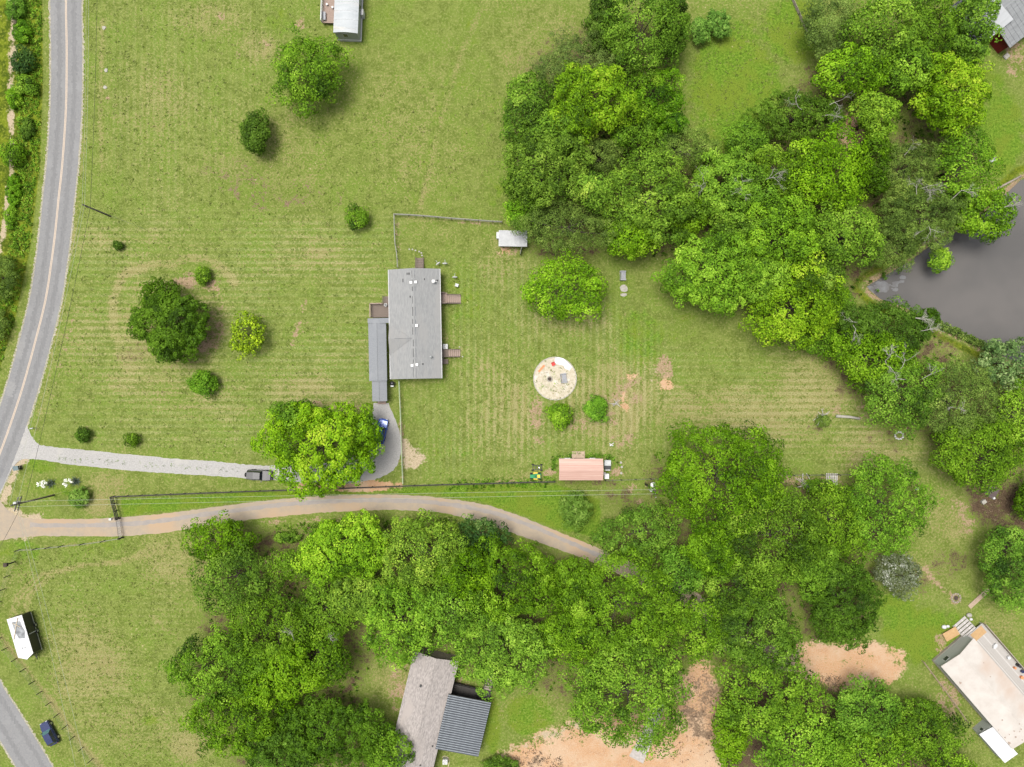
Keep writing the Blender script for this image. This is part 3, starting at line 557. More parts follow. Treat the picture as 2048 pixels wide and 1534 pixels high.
def tree(px, py, rx, ry, h, kind, label, group=None, name="tree", cat="tree", twigs=0, dens=1.0, seed=None, base=None):
    global TRIS
    seed = seed or int(px*7+py*13) % 100000; rg = np.random.RandomState(seed+5)
    shrub = h < 4.2
    zc = h*(.45 if shrub else .54); rzv = h*(.52 if shrub else .47)
    k_ = (1.24 if group in (g_n, g_s, g_p) else 1.13) if h > 5.6 else 1.08; p = W(px, py, zc); rxm, rym = M(rx*k_, zc), M(ry*k_, zc)
    t = thing(name, label, cat, (p.x, p.y, 0), 0, group)
    me_, lob, n = crown_mesh(rxm, rym, zc, rzv, kind, seed, dens); TRIS += 2*n
    c = bpy.data.objects.new("crown", me_); C.objects.link(c); c.parent = t
    mb = MB(); r0 = .035+.022*h
    top = Vector((rg.normal(scale=.2), rg.normal(scale=.2), zc*.8))
    mb.tube([(0, 0, -.1), (top.x*.3, top.y*.3, zc*.35), tuple(top)], [r0*1.25, r0, r0*.75], 7)
    for k in rg.choice(len(lob), min(len(lob), 9 if not shrub else 5), replace=False):
        e = Vector(lob[k]); s_ = top*rg.uniform(.55, 1.0); m_ = (s_+e)/2+Vector((0, 0, -.08*h)); mb.tube([s_, m_, e], [r0*.5, r0*.32, r0*.12], 5, False)
    mb.build("trunk", m_trunk, t, True)
    if twigs:
        for k in range(twigs):
            mb = MB()
            e = Vector(lob[rg.randint(max(1, len(lob)//2))]); dd = Vector((e.x*.12+rg.normal(scale=.5), e.y*.12+rg.normal(scale=.5), .30+rg.rand()*.25)).normalized()
            branchlet(mb, e+Vector((0, 0, 1.3)), dd, rg.uniform(1.6, 2.4), .055, 4, rg)
            mb.build("bare_branch", m_dead, t)
    return t
g_n, g_s, g_p, g_y, g_r, g_u = "trees of the north wood", "trees of the south wood", "trees beside the pond", "lone trees and shrubs on the lawn", "roadside bushes", "low undergrowth"
T = [
 # lawn
 (618, 145, 78, 86, 8.5, "mid", "round leafy green tree beside the white trailer home", g_y, 0, 1.5), (512, 268, 36, 44, 5.5, "dark", "small dark oval tree below the round leafy tree", g_y, 0, 1.4),
 (715, 434, 26, 31, 3.4, "mid", "small round bush left of the back yard fence corner", g_y), (338, 655, 78, 72, 8, "dark", "large dense dark green tree in the mown ring", g_y, 0, 1.4), (318, 595, 42, 42, 6, "dark", "smaller dark tree merging with top of the large dense tree", g_y),
 (407, 551, 20, 21, 2.0, "mid", "little round shrub above the dense dark tree", g_y), (496, 670, 42, 46, 4.6, "yellow", "yellow-speckled round tree on the front lawn", g_y), (407, 767, 34, 31, 2.8, "vivid", "low round green bush below the dense dark tree", g_y),
 (165, 870, 18, 17, 1.8, "dark", "left of two little dark shrubs above the gravel driveway", g_y), (265, 880, 17, 17, 1.8, "mid", "right of two little dark shrubs above the gravel driveway", g_y), (237, 491, 12, 12, 1.3, "dark", "tiny lone shrub near the power pole guy wire", g_y),
 (640, 893, 114, 102, 13, "gold", "big golden-green shade tree over the gravel driveway", g_y, 0, 1.15), (590, 832, 52, 42, 10, "bright", "tree at upper left edge of the big golden shade tree", g_y), (724, 870, 40, 52, 9, "bright", "tree over the bright blue car", g_y),
 (1120, 830, 29, 33, 3.6, "bright", "small bright tree touching the round sand patio", g_y), (1192, 817, 28, 30, 3.4, "vivid", "small deep green tree right of the round sand patio", g_y), (158, 997, 24, 22, 2.2, "spiky", "spiky green clump between power pole and black fence", g_y),
 (1151, 1020, 40, 46, 5.2, "spiky", "feathery pale tree under the wires beside the lane", g_y),
 # pair of bushes
 (1401, 61, 23, 31, 3.4, "blue", "left bush of the blue-green pair near the top edge", g_y), (1436, 49, 26, 33, 3.6, "blue", "right bush of the blue-green pair near the top edge", g_y),
 # roadside
 (45, 122, 28, 32, 2.2, "glossy", "dark roadside bush left of the road near the top", g_r), (34, 20, 22, 28, 1.3, "vivid", "green roadside bush at the top left corner", g_r), (54, 172, 26, 26, 1.2, "bright", "light bush just below the dark roadside bush", g_r), (30, 196, 16, 26, 1.1, "vivid", "small bright bush on the straw strip beside the road", g_r),
 (56, 258, 15, 22, 1.1, "dark", "small dark bush between two light roadside bushes", g_r), (30, 310, 27, 27, 1.7, "bright", "round light green roadside bush on the straw strip", g_r), (46, 64, 20, 26, 1.0, "vivid", "low green bush between top corner bush and dark bush", g_r), (28, 380, 16, 34, .9, "vivid", "low bush below the round light roadside bush", g_r),
 (4, 556, 42, 52, 3.6, "grey", "dark grey-green tree cut by the left edge", g_r), (-8, 650, 34, 42, 3.0, "grey", "lower grey-green tree cut by the left edge", g_r), (22, 436, 13, 24, .8, "bright", "lowest light bush on the straw strip", g_r),
 # north wood
 (1278, 62, 92, 88, 14, "mid", "tall tree at top of the north wood with drooping boughs", g_n), (1208, 50, 44, 58, 11, "dark", "dark tree at the top left of the north wood", g_n), (1345, 50, 34, 60, 9, "dark", "dark tree next to the blue-green bush pair", g_n),
 (1150, 135, 80, 58, 11, "grey", "olive fine-leaved tree at upper left of the north wood", g_n), (1180, 205, 82, 76, 15, "gold", "tallest yellow-green tree of the north wood", g_n, 0, 1.1), (1312, 196, 58, 64, 9, "vivid", "rich green tree beside the upper meadow", g_n), (1060, 225, 62, 72, 10, "mid", "leafy tree on left edge of the north wood", g_n),
 (1090, 335, 84, 82, 14, "mid", "clumpy green tree on the left side of north wood", g_n, 0, 1.1), (1195, 315, 52, 46, 10, "grey", "dull fine-leaved tree in middle of the north wood", g_n), (1300, 395, 95, 88, 14, "bright", "wide bright clumpy tree at heart of the north wood", g_n, 0, 1.1), (1142, 455, 100, 52, 11, "grey", "broad dark grey-green tree over the white kennel roof", g_n),
 (1183, 388, 38, 40, 14, "gold", "narrow yellow-green treetop above the grey-green tree", g_n), (1130, 575, 84, 66, 9, "bright", "yellow-green tree standing at lower tip of north wood", g_n), (1262, 262, 56, 52, 10, "mid", "mid-green tree below the tallest yellow-green tree", g_n), (1370, 300, 66, 42, 8, "grey", "yellowish fine-leaved tree below the upper meadow", g_n), (1340, 248, 40, 34, 7, "vivid", "small rich green tree edging the upper meadow", g_n),
 (1260, 470, 60, 44, 10, "bright", "bright tree at lower edge of the north wood", g_n), (1040, 400, 42, 60, 8, "vivid", "tree at the back yard fence end", g_n), (1120, 270, 58, 46, 12, "bright", "bright tree between the clumpy and leafy trees", g_n),
 # north-east wood
 (1492, 292, 48, 44, 8, "mid", "mid-green tree left of the shadowed dull tree", g_n), (1452, 375, 68, 74, 12, "bright", "bright tree right of the wide clumpy tree", g_n, 2), (1590, 235, 84, 48, 7, "dark", "low dark tree with bare twigs at meadow corner", g_n, 3), (1655, 55, 62, 62, 9, "grey", "dull green tree at the right end of upper meadow", g_n), (1765, 55, 78, 70, 13, "bright", "bright clumpy tree at the top right wood", g_n),
 (1862, 45, 58, 70, 10, "mid", "mid-green tree left of the barn roofs", g_n), (1945, 50, 42, 74, 11, "bright", "yellow-green tree leaning over the barn roof", g_n), (1700, 145, 72, 48, 11, "bright", "bright spreading tree below the dull top tree", g_n), (1810, 140, 62, 52, 11, "bright", "bright tree in middle of the top right wood", g_n), (1900, 195, 70, 82, 13, "gold", "yellow-green tree at right edge of the top wood", g_n, 0, 1.1), (1748, 232, 44, 48, 11, "gold", "small golden treetop beside the red earth gap", g_n),
 (1655, 345, 90, 82, 13, "bright", "broad bright tree below the red earth gap", g_n, 0, 1.1), (1812, 345, 66, 72, 10, "grey", "grey-green tree with bare grey twigs on its top", g_n, 3), (1925, 330, 58, 78, 12, "bright", "bright tree above the pond shore", g_p), (1565, 350, 62, 60, 11, "mid", "mid-green tree in middle of north-east wood", g_n), (1850, 430, 88, 66, 10, "grey", "wide grey-green tree by the pond with dead boughs", g_p, 4),
 (1965, 430, 62, 56, 10, "bright", "yellow-green tree leaning out over the pond", g_p, 1), (1425, 545, 92, 84, 12, "bright", "bright tree nearest the resin bench", g_n, 0, 1.1), (1555, 470, 82, 74, 12, "bright", "bright clumpy tree in centre of north-east wood", g_n), (1690, 470, 76, 68, 12, "bright", "bright tree between wood centre and pond", g_n), (1590, 612, 92, 84, 12, "gold", "golden-green tree at the lower wood edge over the lawn", g_n, 0, 1.1), (1788, 486, 60, 54, 8, "grey", "willowy olive tree at the pond inlet", g_p), (1878, 520, 30, 32, 5, "gold", "small bright willow hanging over the pond", g_p),
 (1480, 450, 56, 48, 10, "mid", "mid-green tree behind the tree by the bench", g_n), (1520, 560, 54, 52, 11, "bright", "bright tree between bench tree and golden tree", g_n), (1740, 330, 46, 54, 9, "dark", "dark tree beside the twiggy grey-green tree", g_n), (1370, 430, 48, 50, 9, "mid", "tree in the gap between two bright clumpy trees", g_n), (1640, 560, 50, 50, 10, "mid", "tree between golden tree and the pond inlet", g_n), (1680, 600, 34, 34, 4.5, "vivid", "low green growth beside the pond inlet", g_p),
 # east side
 (1768, 658, 92, 58, 8, "dark", "dark tree with silver bare boughs below the pond", g_p, 5), (1745, 715, 84, 60, 9, "mid", "tree with silver limbs at the lawn's right end", g_p, 3), (1640, 665, 52, 60, 5, "vivid", "low leafy growth under the golden-green tree", g_p), (1800, 785, 84, 72, 10, "mid", "tree hanging over the white stone ring", g_p, 2), (1915, 800, 78, 82, 11, "grey", "dull green tree on the east edge of the lawn", g_p, 1), (1955, 905, 92, 72, 11, "mid", "large tree above the bare brown yard", g_p), (2018, 725, 62, 58, 9, "pale", "pale glossy tree at pond's lower corner", g_p),
 (2040, 830, 60, 70, 10, "mid", "tree cut by the right edge above the brown yard", g_p), (2060, 1000, 30, 40, 6, "dark", "dark tree sliver at right edge by the brown yard", g_p), (2024, 1130, 62, 78, 9, "vivid", "rich green tree at right edge over the long plank", g_p), (1852, 640, 24, 30, 4.5, "dark", "dark bush on the pond bank", g_p),
 # south-east
 (1448, 955, 124, 106, 14, "mid", "huge dense green tree right of the salmon-roofed shed", g_s, 0, 1.15), (1550, 1075, 104, 100, 14, "mid", "tall dense tree behind the huge dense tree", g_s, 0, 1.1), (1770, 1010, 84, 94, 11, "vivid", "round bright tree beside the east fence", g_s), (1668, 1040, 66, 78, 11, "mid", "tree between the tall dense and round bright trees", g_s), (1685, 1200, 68, 84, 11, "dark", "dark tree above the clay parking lot", g_s, 0, 1.1), (1272, 1068, 78, 60, 6, "vivid", "vivid low tree at the bend of the lane", g_s), (1365, 1140, 58, 56, 8, "vivid", "vivid tree right of the lane bend", g_s),
 (1797, 1148, 52, 50, 4.6, "white", "white-blossomed shrub beside the dark tree", g_s), (1620, 1130, 56, 56, 12, "mid", "treetop between tall dense tree and dark tree", g_s), (1480, 1170, 70, 62, 10, "mid", "tree below the tall dense tree", g_s),
 # south wood
 (438, 1083, 62, 48, 8, "mid", "leftmost tree of the south wood by the lane", g_s), (470, 1160, 84, 74, 10, "mid", "tree on left edge of the south wood", g_s), (545, 1255, 82, 68, 10, "mid", "tree inside the left of the south wood", g_s, 1), (450, 1335, 100, 72, 11, "mid", "wide tree bulging over the lower left pasture", g_s), (560, 1350, 76, 64, 11, "bright", "brighter tree left of the bare gap by the shingle house", g_s), (690, 1095, 92, 66, 11, "gold", "golden-green tree along the lane's lower side", g_s, 0, 1.1), (845, 1105, 84, 76, 12, "gold", "golden-green tree right of its twin along the lane", g_s, 0, 1.1),
 (962, 1072, 54, 38, 6, "glossy", "dark glossy tree at the lane's edge", g_s), (800, 1235, 84, 82, 11, "bright", "bright tree above the shingle house", g_s), (1020, 1165, 96, 78, 11, "mid", "tree right of the dark glossy tree", g_s), (1005, 1300, 92, 84, 11, "bright", "tree over the steel patio roof's steps", g_s), (1240, 1215, 116, 96, 12, "mid", "large tree below the end of the lane", g_s, 0, 1.1), (1258, 1388, 118, 104, 13, "bright", "large tree over the clay yard", g_s, 0, 1.1), (650, 1220, 72, 62, 8, "mid", "thin tree in the gap of the south wood", g_s, 2),
 (905, 1220, 66, 72, 11, "bright", "tree covering the north end of the shingle house", g_s), (640, 1310, 66, 60, 9, "mid", "tree left of the bare strip by the shingle house", g_s), (660, 1465, 112, 72, 9, "dark", "darker tree left of the shingle house's lower end", g_s), (470, 1440, 84, 66, 11, "mid", "tree at lower left corner of the south wood", g_s), (560, 1500, 72, 60, 9, "dark", "darker tree at the lower edge of south wood", g_s),
 (1510, 1265, 88, 78, 11, "mid", "tree left of the clay parking lot", g_s), (1535, 1385, 96, 84, 11, "bright", "tree right of the clay yard", g_s), (1730, 1420, 74, 62, 8, "vivid", "tree below the clay parking lot", g_s), (1850, 1460, 68, 60, 8, "mid", "tree beside the white lean-to roof", g_s), (1600, 1490, 92, 72, 10, "bright", "tree at the bottom edge right of the clay yard", g_s), (1740, 1510, 88, 56, 9, "bright", "tree at the bottom edge near the cream trailer", g_s), (1900, 1535, 50, 30, 7, "mid", "tree at the bottom right by the lean-to", g_s),
 (1130, 1160, 50, 44, 7, "mid", "tree between lane end and south wood", g_s), (1400, 1260, 56, 62, 10, "mid", "tree beside the reddish gap in the south wood", g_s), (590, 1130, 50, 36, 7, "mid", "thin tree near the lane's red bank", g_s), (1420, 1100, 60, 54, 11, "mid", "tree right of the vivid low trees", g_s), (1130, 1270, 60, 62, 10, "mid", "tree between the two large lower trees", g_s), (720, 1190, 56, 50, 10, "gold", "golden treetop below its twin along the lane", g_s), (930, 1140, 60, 50, 11, "bright", "bright tree below the dark glossy tree", g_s), (1460, 1470, 40, 60, 6, "mid", "low tree at right border of the clay yard", g_s), (770, 1500, 50, 46, 8, "mid", "tree overlapping the shingle roof's lower left", g_s), (1000, 1530, 40, 20, 2.4, "dark", "dark shrub below the steel patio roof", g_u),
 (640, 1068, 22, 12, 1.2, "vivid", "low bush on the bank between lane and wood", g_u), (575, 1075, 30, 13, 1.2, "mid", "low shrub row on the red bank", g_u), (1500, 390, 60, 46, 10, "bright", "treetop with twigs in the north-east wood", g_n, 2), (1640, 975, 34, 22, 5, "mid", "small tree by the timber pile at the fence", g_s),
]
for a in T:
    px, py, rx, ry, h, kd, lb, gp = a[:8]; tw = a[8] if len(a) > 8 else 0; dn = a[9] if len(a) > 9 else 1.0
    small = h < 4.2
    tree(px, py, rx, ry, h, kd, lb, gp, "shrub" if small else "tree", "shrub" if small else "tree", tw, dn)
print("tree tris", TRIS)

def leaf_scatter(name, kind, poly, n, hmax, ls, label, cat, seed=1, dens=14):
    m = K[kind][0]; rg = np.random.RandomState(seed); pl_ = np.array(poly, float); lo_, hi_ = pl_.min(0), pl_.max(0); pts = []
    while len(pts) < n:
        q_ = lo_+rg.rand(2000, 2)*(hi_-lo_); ok = inside(poly, q_[:, 0], q_[:, 1]); pts += [tuple(x) for x in q_[ok]]
    pts = np.array(pts[:n]); c = np.stack([(pts[:, 0]-1024)/S, (767-pts[:, 1])/S, np.zeros(n)], -1)
    r = rg.uniform(.15, .55, n); hh = rg.uniform(.25, 1, n)**1.5*hmax; ci = np.repeat(np.arange(n), dens); k = len(ci); tn = rg.normal(scale=.2, size=n)
    d = unit(rg, k); d[:, 2] = np.abs(d[:, 2]); pos = c[ci]+d*np.stack([r[ci], r[ci], hh[ci]], -1)*rg.uniform(.5, 1, (k, 1)); pos[:, 2] += .03
    nr = unit(rg, k)*.7+np.array([0, 0, .8]); nr /= np.linalg.norm(nr, axis=1)[:, None]; t = np.cross(nr, unit(rg, k)); t /= np.linalg.norm(t, axis=1)[:, None]; b_ = np.cross(nr, t); L = ls*rg.uniform(.6, 1.3, k)
    v = np.stack([pos-t*(L/2)[:, None], pos+b_*(L*.25)[:, None], pos+t*(L/2)[:, None], pos-b_*(L*.25)[:, None]], 1).reshape(-1, 3)
    me_ = bpy.data.meshes.new(name); me_.vertices.add(4*k); me_.vertices.foreach_set("co", v.astype(np.float32).ravel()); me_.loops.add(4*k); me_.loops.foreach_set("vertex_index", np.arange(4*k, dtype=np.int32)); me_.polygons.add(k); me_.polygons.foreach_set("loop_start", np.arange(0, 4*k, 4, dtype=np.int32)); me_.update(calc_edges=True)
    me_.attributes.new("tint", 'FLOAT', 'POINT').data.foreach_set("value", np.repeat(np.clip(.45+tn[ci]+rg.normal(scale=.15, size=k), 0, 1), 4).astype(np.float32)); me_.materials.append(m)
    o = bpy.data.objects.new(name, me_); C.objects.link(o); return tag(o, label, cat, kind="stuff")
VERGE = [(36, -40), (82, -40), (84, 150), (78, 330), (58, 500), (28, 640), (0, 740), (-30, 740), (6, 560), (30, 420), (36, 200)]
leaf_scatter("roadside_weeds", "bright", VERGE, 900, .7, .30, "tall weeds growing along the left side of the road", "weeds", 3)
leaf_scatter("roadside_weeds", "mid", VERGE, 90, .9, .30, "darker weeds among the growth left of the road", "weeds", 4)
leaf_scatter("driveway_weeds", "mid", [(110, 911), (300, 926), (480, 938), (480, 946), (300, 934), (110, 919)], 48, .12, .14, "weeds along the middle of the gravel driveway", "weeds", 5, 8)
leaf_scatter("patio_weeds", "bright", [(1078, 740), (1095, 722), (1120, 745), (1140, 765), (1125, 790), (1100, 798), (1076, 775)], 34, .16, .15, "weeds scattered over the round sand patio", "weeds", 6, 9)
leaf_scatter("bank_growth", "mid", [(550, 1052), (700, 1036), (900, 1036), (960, 1058), (900, 1066), (700, 1056), (600, 1066), (560, 1075)], 260, .5, .28, "low growth on the bank below the lane", "weeds", 7)
leaf_scatter("pond_reeds", "grey", [(1860, 634), (1905, 654), (1955, 678), (2000, 702), (1998, 712), (1950, 690), (1902, 668), (1862, 648)], 220, .7, .34, "reeds along the lower pond shore", "reeds", 8)
leaf_scatter("fence_weeds", "vivid", [(900, 960), (1110, 954), (1110, 974), (900, 980)], 120, .5, .26, "weeds along the fence left of the shed", "weeds", 9)
leaf_scatter("shed_weeds", "vivid", [(1104, 912), (1150, 906), (1225, 908), (1240, 930), (1222, 925), (1210, 916), (1115, 916), (1112, 940), (1104, 940)], 130, .3, .24, "long grass round the salmon-roofed shed", "grass", 10)
leaf_scatter("wood_floor_plants", "mid", [(400, 1060), (600, 1110), (900, 1060), (1200, 1150), (1380, 1180), (1600, 960), (1740, 1180), (1640, 1290), (1420, 1330), (1100, 1390), (740, 1330), (700, 1440), (480, 1480), (390, 1380), (430, 1200)], 1500, .9, .34, "undergrowth on floor of the south wood", "undergrowth", 11)
leaf_scatter("wood_floor_plants", "dark", [(1050, 150), (1200, 60), (1340, 60), (1350, 250), (1450, 330), (1560, 270), (1650, 110), (1880, 60), (1950, 160), (1950, 320), (1860, 470), (1700, 660), (1580, 670), (1350, 520), (1070, 480)], 1300, .9, .34, "undergrowth on floor of the north wood", "undergrowth", 12)
leaf_scatter("wood_floor_plants", "mid", [(1660, 650), (1860, 660), (1960, 750), (2100, 720), (2100, 960), (1910, 950), (1860, 870), (1740, 800)], 500, .7, .32, "undergrowth below the trees east of lawn", "undergrowth", 13)

leaf_scatter("yard_debris", "brown", [(1330, 1440), (1360, 1370), (1395, 1330), (1425, 1335), (1438, 1440), (1430, 1530), (1330, 1530)], 90, .06, .20, "dead leaves and twigs strewn over the clay yard", "leaf litter", 21, 7)
leaf_scatter("yard_debris", "brown", [(1010, 1520), (1060, 1495), (1130, 1515), (1140, 1540), (1010, 1545)], 120, .05, .22, "dead leaves at left end of the clay yard", "leaf litter", 22, 6)
leaf_scatter("yard_weeds", "mid", [(1040, 1488), (1130, 1452), (1220, 1430), (1230, 1450), (1140, 1478), (1060, 1500)], 150, .12, .2, "weeds along the grassy edge of the clay yard", "weeds", 23, 7)
leaf_scatter("yard_debris", "brown", [(1620, 1345), (1680, 1350), (1680, 1385), (1620, 1375)], 70, .05, .22, "dead leaves at the clay lot's lower left", "leaf litter", 24, 6)
leaf_scatter("forest_litter", "brown", [(1960, 960), (2048, 960), (2048, 1050), (1990, 1050), (1940, 1000)], 260, .05, .22, "dead leaves on the bare brown yard", "leaf litter", 25, 6)

leaf_scatter("patio_litter", "brown", [(1075, 745), (1092, 722), (1115, 735), (1145, 762), (1128, 792), (1100, 797), (1076, 775)], 40, .04, .13, "dead leaves on the round sand patio", "leaf litter", 26, 4)
leaf_scatter("grass_tufts", "lawn", [(180, 0), (640, 0), (640, 60), (540, 200), (1000, 160), (1000, 430), (790, 430), (780, 540), (740, 640), (740, 800), (520, 830), (510, 920), (80, 880), (150, 480)], 2000, .16, .26, "uneven tufts on the left lawn", "grass", 31, 5)
leaf_scatter("grass_tufts", "lawn", [(900, 460), (1040, 520), (1060, 650), (1220, 640), (1240, 520), (1340, 640), (1600, 720), (1720, 820), (1840, 930), (1640, 930), (1330, 840), (1310, 950), (820, 950), (820, 770), (900, 760)], 1300, .16, .26, "uneven tufts on the back lawn", "grass", 32, 5)
leaf_scatter("grass_tufts", "lawn", [(30, 1110), (240, 1085), (380, 1080), (390, 1200), (340, 1340), (430, 1530), (240, 1560), (60, 1320)], 1000, .16, .26, "uneven tufts on the lower left pasture", "grass", 33, 5)
leaf_scatter("grass_tufts", "lawn", [(1390, 90), (1560, 0), (1600, 60), (1620, 180), (1500, 250), (1400, 260), (1370, 180)], 300, .16, .26, "uneven tufts on the upper right meadow", "grass", 34, 5)
# ------------------------------------------------------------------ building helpers
def gable(parent, hw, hl, ze, zr, m_r, t=.14, y0=None, y1=None, name="roof"):
    y0 = -hl if y0 is None else y0; y1 = hl if y1 is None else y1
    a = MB().slab([(-hw, y0, ze), (0, y0, zr), (0, y1, zr), (-hw, y1, ze)], t).build(name, m_r, parent)
    b_ = MB().slab([(0, y0, zr), (hw, y0, ze), (hw, y1, ze), (0, y1, zr)], t).build(name, m_r, parent)
    return a, b_
def gable_walls(parent, hw, hl, ze, zr, m_w, z0=0.0):
    P = [(-hw, -hl, z0), (hw, -hl, z0), (hw, hl, z0), (-hw, hl, z0), (-hw, -hl, ze), (hw, -hl, ze), (hw, hl, ze), (-hw, hl, ze), (0, -hl, zr), (0, hl, zr)]
    return MB().add(P, [(0, 1, 5, 8, 4), (2, 3, 7, 9, 6), (1, 2, 6, 5), (3, 0, 4, 7), (0, 3, 2, 1)]).build("wall", m_w, parent)
def window(parent, x, y, z, w, h, axis):        # axis: which wall normal ('x+','x-','y+','y-')
    s = 1 if axis[1] == '+' else -1; t = .05
    if axis[0] == 'x':
        f = MB().box(x+s*t/2, y, z, t, w+.16, h+.16).build("window", m_white, parent); p = MB().box(x+s*(t+.006), y, z, .02, w, h).build("pane", m_glass, f)
    else:
        f = MB().box(x, y+s*t/2, z, w+.16, t, h+.16).build("window", m_white, parent); p = MB().box(x, y+s*(t+.006), z, w, .02, h).build("pane", m_glass, f)
    return f
def deck(parent, x0, x1, y0, y1, z, m, along='y', pw=.14, rails=(), m_rail=None, gap=.018):
    b = MB()
    b.bx(x0+.03, x1-.03, y0+.03, y1-.03, z-.22, z-.045)
    for x in (x0+.1, x1-.1):
        for y in (y0+.1, y1-.1): b.bx(x-.05, x+.05, y-.05, y+.05, 0, z-.2)
    d = b.build("deck", m, parent); proto = None
    lo_, hi_ = (x0, x1) if along == 'y' else (y0, y1); n = max(1, int((hi_-lo_)/pw)); w = (hi_-lo_)/n
    for i in range(n):
        c = lo_+(i+.5)*w
        if proto is None:
            proto = (MB().box(0, 0, 0, w-gap, y1-y0, .04) if along == 'y' else MB().box(0, 0, 0, x1-x0, w-gap, .04)).build("plank", m, d); o = proto
        else: o = dup_mesh(proto, parent=d)
        o.location = (c, (y0+y1)/2, z-.02+.004*((i*7) % 3)) if along == 'y' else ((x0+x1)/2, c, z-.02+.004*((i*7) % 3))
    for (ax, ay, bx_, by_) in rails:
        r = MB(); L = math.hypot(bx_-ax, by_-ay); an = math.atan2(by_-ay, bx_-ax)
        r.box((ax+bx_)/2, (ay+by_)/2, z+.95, L+.1, .14, .05, an); r.box((ax+bx_)/2, (ay+by_)/2, z+.15, L, .05, .05, an)
        n = max(2, int(L/.14))
        for i in range(n+1):
            t = i/n; big_ = i % 10 == 0 or i == n; s_ = .09 if big_ else .03
            r.box(ax+(bx_-ax)*t, ay+(by_-ay)*t, z+.46, s_, s_, .94, an)
        r.build("railing", m_rail or m, parent)
    return d
def stairs(parent, x0, x1, y0, y1, ztop, direction, m, n=6, rails=True, m_rail=None):
    b = MB(); dx = direction in ('x+', 'x-'); s = 1 if direction[1] == '+' else -1
    L = (x1-x0) if dx else (y1-y0); Wd = (y1-y0) if dx else (x1-x0)
    start = (x0 if s > 0 else x1) if dx else (y0 if s > 0 else y1)
    for e in (-1, 1):
        c = ((y0+y1)/2 if dx else (x0+x1)/2)+e*(Wd/2-.03)
        a = (start, c, ztop-.1) if dx else (c, start, ztop-.1); q = (start+s*L, c, .05) if dx else (c, start+s*L, .05)
        b.tube([a, q], .06, 4)
        if rails:
            up = Vector((0, 0, .95)); b.tube([Vector(a)+up, Vector(q)+up], .055, 4); b.tube([Vector(a), Vector(a)+up], .045, 4); b.tube([Vector(q), Vector(q)+up], .045, 4)
    st = b.build("stairs", m_rail or m, parent); proto = None; dp = L/n
    for i in range(n):
        c = start+s*dp*(i+.5); z = ztop-(i+1)*ztop/(n+1)
        loc = (c, (y0+y1)/2, z) if dx else ((x0+x1)/2, c, z)
        if proto is None: proto = (MB().box(0, 0, 0, dp*.86, Wd-.12, .045) if dx else MB().box(0, 0, 0, Wd-.12, dp*.86, .045)).build("tread", m, st); proto.location = loc
        else: dup_mesh(proto, loc, parent=st)
    return st
def vent_box(parent, p, m=None, s=.42, h=.22): return MB().box(0, 0, h/2, s, s, h).build("roof_vent", m or m_whiteplastic, parent)
# ------------------------------------------------------------------ main house (grey double-wide)
F = Frame(830.3, 648, 2.7, R(1.05)); hw, hl, ze, zr = M(103, 2.7)/2, M(219, 2.7)/2, 2.75, 3.95
house = thing("house", "grey shingled house with wooden steps in the middle of the lawn", "house", F.o, F.rz)
gable_walls(house, hw-.25, hl-.25, ze-.05, zr-.2, m_siding)
gable(house, hw, hl, ze, zr, m_roof)
gut = MB(); gut.bx(-hw-.07, -hw+.015, -hl, hl, ze-.13, ze+.012); gut.bx(hw-.015, hw+.07, -hl, hl, ze-.13, ze+.012); gut.build("gutter", m_white, house)
def on_roof(x): return ze+(zr-ze)*(1-abs(x)/hw)
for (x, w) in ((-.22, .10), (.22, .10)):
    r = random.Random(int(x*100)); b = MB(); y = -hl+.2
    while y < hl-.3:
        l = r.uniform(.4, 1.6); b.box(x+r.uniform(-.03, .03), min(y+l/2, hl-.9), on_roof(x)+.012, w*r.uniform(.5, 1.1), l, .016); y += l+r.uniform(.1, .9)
    o = b.build("ridge_dark_strip", m_stain if x < 0 else m_cap, house); o.name = "dark_ridge_strips"; o["kind"] = "stuff"  # broken dark strips along both sides of the ridge
for (px, py) in ((822, 565), (831.5, 564), (833.3, 651), (824.3, 731), (834, 729.3)):
    p = F.L(px, py, 3.9); o = vent_box(house, p, s=.44); o.location = (p.x, p.y, on_roof(p.x)-.02)
for (px, py, w, l) in ((814.5, 548, .12, .36), (817, 548, .12, .36), (819.6, 548, .12, .36), (806, 561, .14, .6), (849, 558.5, .14, .3), (821, 594, .16, .36), (801, 669, .36, .14), (846, 728, .30, .2), (874, 560, .26, .26)):
    p = F.L(px, py, 3.4); o = MB().box(0, 0, .04, w, l, .08).build("pipe_vent" if l < .35 else "roof_patch", m_stain, house); o.location = (p.x, p.y, on_roof(p.x)-.03)
p = F.L(862.5, 714, 3.3); b = MB().tube([(0, 0, 0), (0, 0, .5)], .12, 8); b.ball((0, 0, .55), .2, 8, 4); o = b.build("flue", m_greymetal, house, True); o.location = (p.x, p.y, on_roof(p.x))
p = F.L(867.5, 563, 3.3); b = MB().tube([(0, 0, 0), (0, 0, .45)], .05, 6)
o = b.build("dish_mast", m_greymetal, house); o.location = (p.x, p.y, on_roof(p.x))
b = MB(); ring0 = [(0, 0, 0)]
b.ball((0, 0, .62), .36, 10, 5, (1, 1, .35)); b.tube([(0, 0, .6), (.5, -.1, .75)], .03, 4); b.box(.52, -.1, .76, .16, .12, .1); b.build("satellite_dish", m_whiteplastic, o, True)
